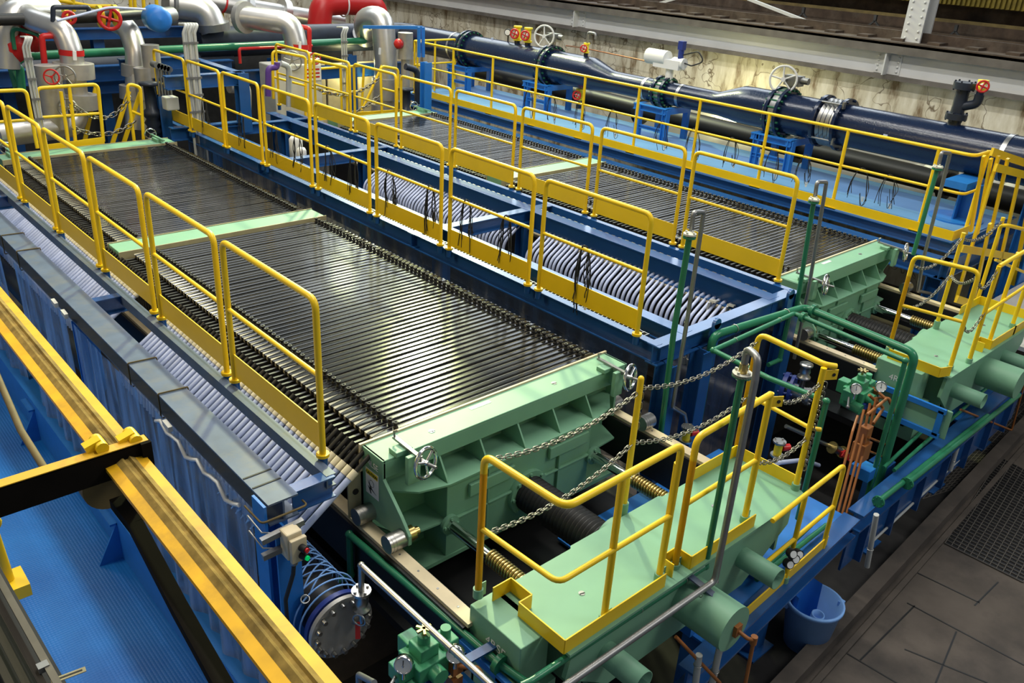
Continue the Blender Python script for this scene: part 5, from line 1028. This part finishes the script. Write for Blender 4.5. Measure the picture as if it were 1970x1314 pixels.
for x in (3.2, 4.4, 6.8, 8.5, 10.3): MB().ibeam((x, 16.7, .5), (x, 16.7, FZ), .2, .2, .016, 'I', up=(0, 1, 0)).build('post', 'blue', bk2)
tag(MB().box(.5, 8.3, 18.4, 19.6, FZ, 1.12).box(8.3, 11.5, 18.4, 19.6, FZ, .55).build('dark_backdrop', 'darkgrey'), 'dark backdrop box added behind the blue pipe rack at the far end', 'backdrop')  # plain dark backdrop added in place of the far equipment
for a, c in (((1.0, 18.0, 1.0), (8, 18.0, 1.0)),): MB().ibeam(a, c, .2, .2, .016, 'I').build('beam', 'blue', bk2)
for x in (3.9, 5.6, 7.4): MB().ibeam((x, 18.2, .85), (x, 18.2, FZ), .2, .2, .016, 'I', up=(0, 1, 0)).build('post', 'blue', bk2)
tag(MB().cyl((2.5, 17.6, .35), (8, 17.6, .35), .28, n=24).build('dark_header', 'navydull'), 'second dark header pipe low behind the blue pipe rack', 'pipe')
tag(MB().ibeam((9.97, 13.5, .78), (9.97, 13.5, -.2), .16, .16, .014, 'I', up=(0, 1, 0)).build('steel_post', 'brightblue'), 'blue post at the far end of the right press beside the platform rail', 'post')
m = MB(); m.bar(Yp(700, 52, 15.5), Yp(812, 53, 14.2), .06, .06).bar(Yp(806, 52, 14), Yp(806, 110, 14), .05, .05).bar(Yp(814, 52, 14), Yp(814, 110, 14), .05, .05); tag(m.build('cable_bracket', 'brightblue'), 'blue bracket bar reaching from the silver elbow to the main pipe', 'bracket')
# cable towers
for px0, py0, px1, py1, yy, wd, lb in ((362, 50, 374, 242, 13.0, .17, 'bundle of grey cables rising in an open tower beyond the central gallery'), (661, 55, 663, 235, 14.6, .1, 'narrow grey cable riser beside the yellow lit doorway at the back'), (47, 75, 75, 290, 12.4, .075, 'narrow grey cable riser at the far left behind the yellow rail')):
    a = Yp(px0, py0, yy); c = Yp(px1, py1, yy); t = thing('cable_riser', lb, 'cable riser', c); c.x = a.x
    for k in range(5): x = a.x - wd / 2 + wd * k / 4; MB().tube([(x, yy + .02 * (k % 2), c.z - .8), (x, yy + .02 * (k % 2), a.z - .1), (x + .06, yy, a.z + .02), (x + .06, yy + .25, a.z)], wd * .14, 8, .1).build('cable', 'pvc', t)
    m = MB()
    for k in range(6): m.box(a.x - wd * .7, a.x + wd * .7, yy - .03, yy - .02, a.z - .25 - .25 * k, a.z - .22 - .25 * k)
    m.build('rungs', 'greysteel', t)
# lit doorway and grey machine behind the right press
dr = thing('lit_partition', 'pale yellow lit panels behind the far end of the right press', 'partition', Yp(700, 180, 17.5)); c = Yp(690, 175, 17.4)
for dx in (-1.6, -.8, .0, .8): MB().box(c.x + dx, c.x + dx + .74, 17.4, 17.45, -1.2, .22).build('panel', 'cream', dr)
l2 = bpy.data.lights.new('door_lamp', 'POINT'); l2.energy = 60; l2.color = (1, .95, .45); l2.shadow_soft_size = .2; lo2 = bpy.data.objects.new('door_lamp', l2); COL.objects.link(lo2); lo2.location = (c.x - .2, 16.95, .1)
c = Yp(565, 150, 15.2); t = thing('grey_cabinet', 'pale grey cabinet with a notice board behind the yellow rail at centre back', 'cabinet', c); MB().box(c.x - .45, c.x + .55, 15.1, 15.7, -.6, c.z + .25).build('case', 'offwhite', t, .02)
nb = MB().box(c.x + .18, c.x + .52, 15.08, 15.1, c.z - .05, c.z + .22).build('notice', 'white', t); m = MB()
for k in range(3): m.box(c.x + .21, c.x + .49, 15.075, 15.08, c.z + .0 + .07 * k, c.z + .03 + .07 * k)
m.build('notice_lines', 'red', nb)
for k, (px, py, yy, r, dz, lb) in enumerate(((545, 268, 11.6, .1, .5, 'grey upright canister inside the far bay of the central gallery, taller of two'), (556, 290, 11.2, .07, .3, 'grey upright canister inside the far bay of the central gallery, shorter of two'))):
    q = Yp(px, py, yy); q.x += .2; tag(MB().lathe(q, (0, 0, -1), [(0, -.02), (r * .7, -.02), (r, .02), (r, dz), (0, dz)], 20).build('canister', 'girder'), lb, 'canister')
for k, (pts, r, mm, lb) in enumerate(((((516, 185), (516, 130), (533, 130), (533, 120)), .05, 'purple', 'purple bent pipe standing at the far end of the central gallery'), (((556, 205), (556, 128), (540, 122)), .05, 'pvc', 'grey bent pipe beside the purple pipe'), (((803, 200), (803, 135), (780, 128)), .06, 'navydull', 'navy bent hose at the far right corner of the right press'), (((440, 165), (470, 165), (470, 240)), .12, 'insul', 'grey insulated elbow inside the far blue portal'))):
    bp('bent_pipe', mm, YL(pts, 14.0), r, lb, .15, 14)
for px, lb in ((293, 'black ribbed valve column at the far end left of the central gallery'), (781, 'black ribbed valve column at the far right corner of the right press')):
    q = Yp(px, 215, 13.9); m = MB(); m.lathe(V3((q.x, q.y, q.z - .35)), (0, 0, 1), [(.1, 0), (.14, .06), (.1, .12), (.14, .18), (.1, .24), (.15, .3), (.15, .36), (.09, .4), (.09, .75), (.15, .76), (.15, .8), (0, .8)], 18); tag(m.build('valve_column', 'navydull'), lb, 'valve')
q = Yp(328, 198, 13.5); tag(MB().box(q.x - .1, q.x + .1, 13.4, 13.6, q.z - .1, q.z + .1).build('junction_box', 'girder', None, .02), 'pale grey junction box at the far end beside the left press', 'box')
q = Yp(780, 78, 14.8); t = thing('sensor_can', 'grey can with a red dial right of the silver elbow', 'instrument', q); MB().cyl(q - V3((0, 0, .35)), q + V3((0, 0, .15)), .15, n=20).cyl(q - V3((0, 0, 1.4)), q - V3((0, 0, .35)), .09).build('can', 'insul', t); MB().sphere(q + V3((-.2, -.05, -.05)), .1).build('red_dial', 'red', t)
m = MB()
for k in range(5): q = Yp(300 + 6 * k, 125 + 2 * k, 13.8); m.cyl(q - V3((0, .05, 0)), q + V3((0, .12, 0)), .05, n=12); m.cyl(q - V3((0, 0, .5)), q, .02, n=6)
tag(m.build('gauge_rack', 'greysteel'), 'row of small gauges on stems at the far end beside the cable tower', 'gauge')
# yellow rails at the back
def back_rail(pts, mids, yy, lb, posts=()):
    t = thing('guard_rail', lb, 'railing', Yp(*pts[0], yy)); MB().tube(YL(pts, yy), .026, 8, .08).build('frame', 'yellow', t)
    for a, c in mids: MB().cyl(Yp(*a, yy), Yp(*c, yy), .021, n=8).build('mid_rail', 'yellow', t)
    for a, c in posts: MB().cyl(Yp(*a, yy), Yp(*c, yy), .026, n=8).build('post', 'yellow', t)
back_rail([(86, 284), (70, 170), (188, 162), (199, 272)], [((78, 226), (194, 218))], 13.4, 'yellow guard rail across the far end of the left press', [((117, 176), (131, 272)), ((133, 165), (146, 280))])
back_rail([(-20, 176), (50, 173), (72, 285)], [((-20, 236), (62, 230))], 13.3, 'yellow guard rail at the far left beyond the left press')
back_rail([(258, 270), (244, 160), (270, 168), (276, 268)], [((250, 213), (273, 222))], 13.5, 'short yellow guard rail beside the far right corner of the left press')
back_rail([(526, 190), (524, 97), (588, 110), (588, 225)], [((525, 148), (588, 165))], 14.4, 'yellow guard rail behind the central gallery, left of a pair')
back_rail([(596, 225), (598, 115), (668, 130), (668, 240)], [((598, 168), (668, 186))], 14.3, 'yellow guard rail behind the central gallery, right of a pair')
back_rail([(535, 138), (700, 126), (695, 230)], [((535, 186), (695, 175))], 15.2, 'long yellow rail crossing behind the lit doorway', [((575, 135), (577, 215)), ((655, 130), (658, 220))])
back_rail([(735, 225), (732, 127), (766, 133), (764, 215)], [((734, 170), (765, 178))], 14.0, 'short yellow guard rail at the far right corner of the right press')
back_rail([(690, 228), (735, 126)], [], 14.6, 'slanting yellow stair rail at the back')
m = MB(); m.bar(Yp(85, 286, 13.35), Yp(200, 270, 13.35), .02, .1); tag(m.build('toe_board', 'yellow'), 'yellow toe board across the far end of the left press', 'toe board')
m = MB(); m.bar(Yp(590, 228, 14.2), Yp(770, 215, 14.2), .02, .1); tag(m.build('toe_board', 'yellow'), 'yellow toe board across the far end of the right press', 'toe board')
for k, (px0, px1, py0, py1, yy) in enumerate(((215, 248, 280, 175, 13.9), (238, 270, 275, 178, 14.2), (160, 185, 285, 165, 14.2))): tag(MB().bar(Yp(px0, py0, yy), Yp(px1, py1, yy), .03, .06).build('stair_stringer', 'yellow'), ['slanting yellow stair stringer left of the far junction box, nearest', 'slanting yellow stair stringer left of the far junction box, farther', 'slanting yellow stair stringer behind the far rail of the left press'][k], 'stair')
lt = thing('yellow_gantry', 'yellow walkway rails along the top edge of the back wall', 'railing', (5, 21, 1))
for a, c, yy in (((100, -2), (400, 55), 20), ((330, -3), (470, 25), 20.5), ((105, 12), (215, 12), 20)): MB().cyl(Yp(*a, yy), Yp(*c, yy), .04, n=8).build('rail', 'yellow', lt)
for px in (90, 140, 250, 258, 275, 300, 330, 425, 445): MB().cyl(Yp(px, -10, 20), Yp(px + 4, 45, 20), .04, n=8).build('post', 'yellow', lt)
chain(sag(Yp(135, 195, 13.4), Yp(250, 185, 13.5), .28), 'steel chain at the far end of the left press, upper of two', .11, .009)
chain(sag(Yp(140, 245, 13.4), Yp(262, 232, 13.5), .15), 'steel chain at the far end of the left press, lower of two', .11, .009)
chain(sag(Yp(600, 165, 14.3), Yp(735, 145, 14.1), .25), 'steel chain behind the central gallery, upper of two', .11, .009)
chain(sag(Yp(600, 220, 14.3), Yp(735, 180, 14.1), .2), 'steel chain behind the central gallery, lower of two', .11, .009)
# ---------------------------------------------------------------- blue gangway at left and the yellow overhead rail
tag(MB().box(-3.5, 1.62, 2.2, 22, FZ, FZ + .02).build('gangway_plate', 'checker'), 'bright blue dimpled plate flooring of the left gangway', 'floor plate')
tag(MB().box(1.615, 1.62, 2, 22, FZ + .02, -1.74).build('kick_strip', 'brightblue'), 'bright blue strip along the foot of the left curtains', 'strip') if False else None
for k, (px, py) in enumerate(((30, 690), (200, 965), (125, 1210 - 160))):
    if k == 2: continue
    p = Xp(px, py, 1.55); m = MB(); m.prism([(1.62, p.y, -1.80), (1.62, p.y, FZ + .02), (1.42, p.y, FZ + .02)], (0, .016, 0)).box(1.56, 1.62, p.y, p.y + .3, -1.82, -1.80)
    tag(m.build('sill_bracket', 'brightblue'), ['blue skirt bracket at the foot of the left curtains, farther of two', 'blue skirt bracket at the foot of the left curtains, nearer of two'][k], 'bracket')
yr = thing('overhead_rail', 'dusty yellow overhead rail beam crossing the near left corner', 'rail', (.93, 3, .8))
x0, x1, zz = .845, 1.02, .78
MB().prism([(x0, .2, zz - .02), (x0, .2, zz), (x0 + .055, .2, zz + .008), (x1 - .055, .2, zz + .008), (x1, .2, zz), (x1, .2, zz - .02)], (0, 11, 0)).build('lower_flange', 'railyellow', yr)
MB().prism([(x0 + .045, .2, zz + .006), (x0 + .07, .2, zz + .022), (x0 + .078, .2, zz + .022), (x0 + .084, .2, zz + .012), (x1 - .078, .2, zz + .012), (x1 - .07, .2, zz + .024), (x1 - .045, .2, zz + .006)], (0, 11, 0)).build('dusty_web', 'dusty', yr)
# clamp bar
kb = thing('clamp_bar', 'dark heavy crossbar clamped over the yellow rail at the left edge', 'clamp', (.8, 3.48, .9))
yb = 3.47
a = Yp(-20, 936, yb); c = Yp(282, 850, yb); e = Yp(270, 905, yb); zt_ = c.z; zb_ = e.z
MB().box(-.2, c.x, yb, yb + .012, zb_, zt_).box(-.2, c.x, yb, yb + .03, zt_ - .003, zt_ + .002).build('bar', 'shadedmetal', kb)  # shade on the front face is put into its near-black colour
MB().box(-.2, c.x + .01, yb + .002, yb + .06, zt_ - .004, zt_ + .006).build('top_flange', 'yellowdirty', kb)
m = MB()
for px, py in ((185, 852), (250, 838)): q = Yp(px, py, yb + .07); m.bar(q - V3((.05, 0, .02)), q + V3((.02, .0, -.0)), .05, .05).cyl(q + V3((.01, -.05, -.01)), q + V3((.01, .05, -.01)), .028, n=14)
m.build('clamp_jaw', 'yellow', kb)
m = MB(); m.box(c.x - .03, c.x + .015, yb - .02, yb + .06, zt_ - .30, zt_ + .005); m.build('side_strap', 'shadedmetal', kb)
q = Yp(205, 925, yb + .12); m = MB(); m.cyl(q - V3((0, .05, 0)), q + V3((0, .06, 0)), .12, n=28); m.build('trolley_wheel', 'darkyellow', kb)
m = MB(); z0 = .55; pts = [Zp(225, 965, .62), Zp(262, 1012, .62), Zp(345, 1170, .60), Zp(440, 1340, .58)]
for p0, p1 in zip(pts, pts[1:]): m.bar(p0, p1, .06, .05)
tag(m.build('brace', 'shadedmetal'), 'black arm running from the clamp down the near side of the yellow rail', 'arm')
pts = [Zp(-40, 640, .72), Zp(0, 735, .74), Zp(40, 828, .76), Zp(88, 905, .80)]
o = MB().tube(pts, .0165, 10, .2).build('curved_tube', 'darkyellow'); tag(o, 'dusty brown curved tube coming down to the dark crossbar', 'tube')
# grey louvred unit and bits in the near left corner
z = .0
a = Zp(0, 1118, z); c = Zp(112, 1318, z); d = (c - a).normalized(); s_ = V3((-d.y, d.x, 0)); s_ = s_ if s_.x < 0 else -s_
t = thing('louvre_unit', 'dark louvred unit with a grey edge rail in the bottom left corner', 'louvre', c)
a = a - d * .5; c = c + d * .8
MB().bar(a, c, .03, .02).build('edge_rail', 'girdertop', t)
for k in range(7): MB().bar(a + s_ * (.045 + .05 * k) - V3((0, 0, .02 + .012 * k)), c + s_ * (.045 + .05 * k) - V3((0, 0, .02 + .012 * k)), .03, .006).build('louvre', 'screen', t)
MB().bar(a + s_ * .2 - V3((0, 0, .12)), c + s_ * .2 - V3((0, 0, .12)), .5, .02).build('back', 'ink', t)
q = Zp(83, 1283, z); MB().bar(q - d * .02, q + d * .02, .045, .03).build('clip', 'greysteel', t)
p0 = Zp(98, 1312, z); p1 = Zp(165, 1287, z); o = MB().bar(p0, p1, .03, .004).build('slotted_bar', 'tan'); tag(o, 'flat slotted metal bar sticking out of the louvred unit', 'bar'); MB().bar(p0.lerp(p1, .15) + V3((0, 0, .003)), p0.lerp(p1, .9) + V3((0, 0, .003)), .008, .002).build('slot', 'ink', o)
p = Zp(18, 1115, -.9); t = thing('yellow_post', 'foot of a yellow post with a square base plate at the left edge', 'post', p); MB().cyl(p, Zp(18, 1115, -.9) + V3((-.02, .0, .42)), .03, n=12).torus(p + V3((-.03, 0, .45)), (0, 1, 0), .05, .02, 16, 6).build('post', 'yellow', t)
MB().box(p.x - .12, p.x + .09, p.y - .12, p.y + .10, p.z - .09, p.z).build('base_plate', 'yellow', t)
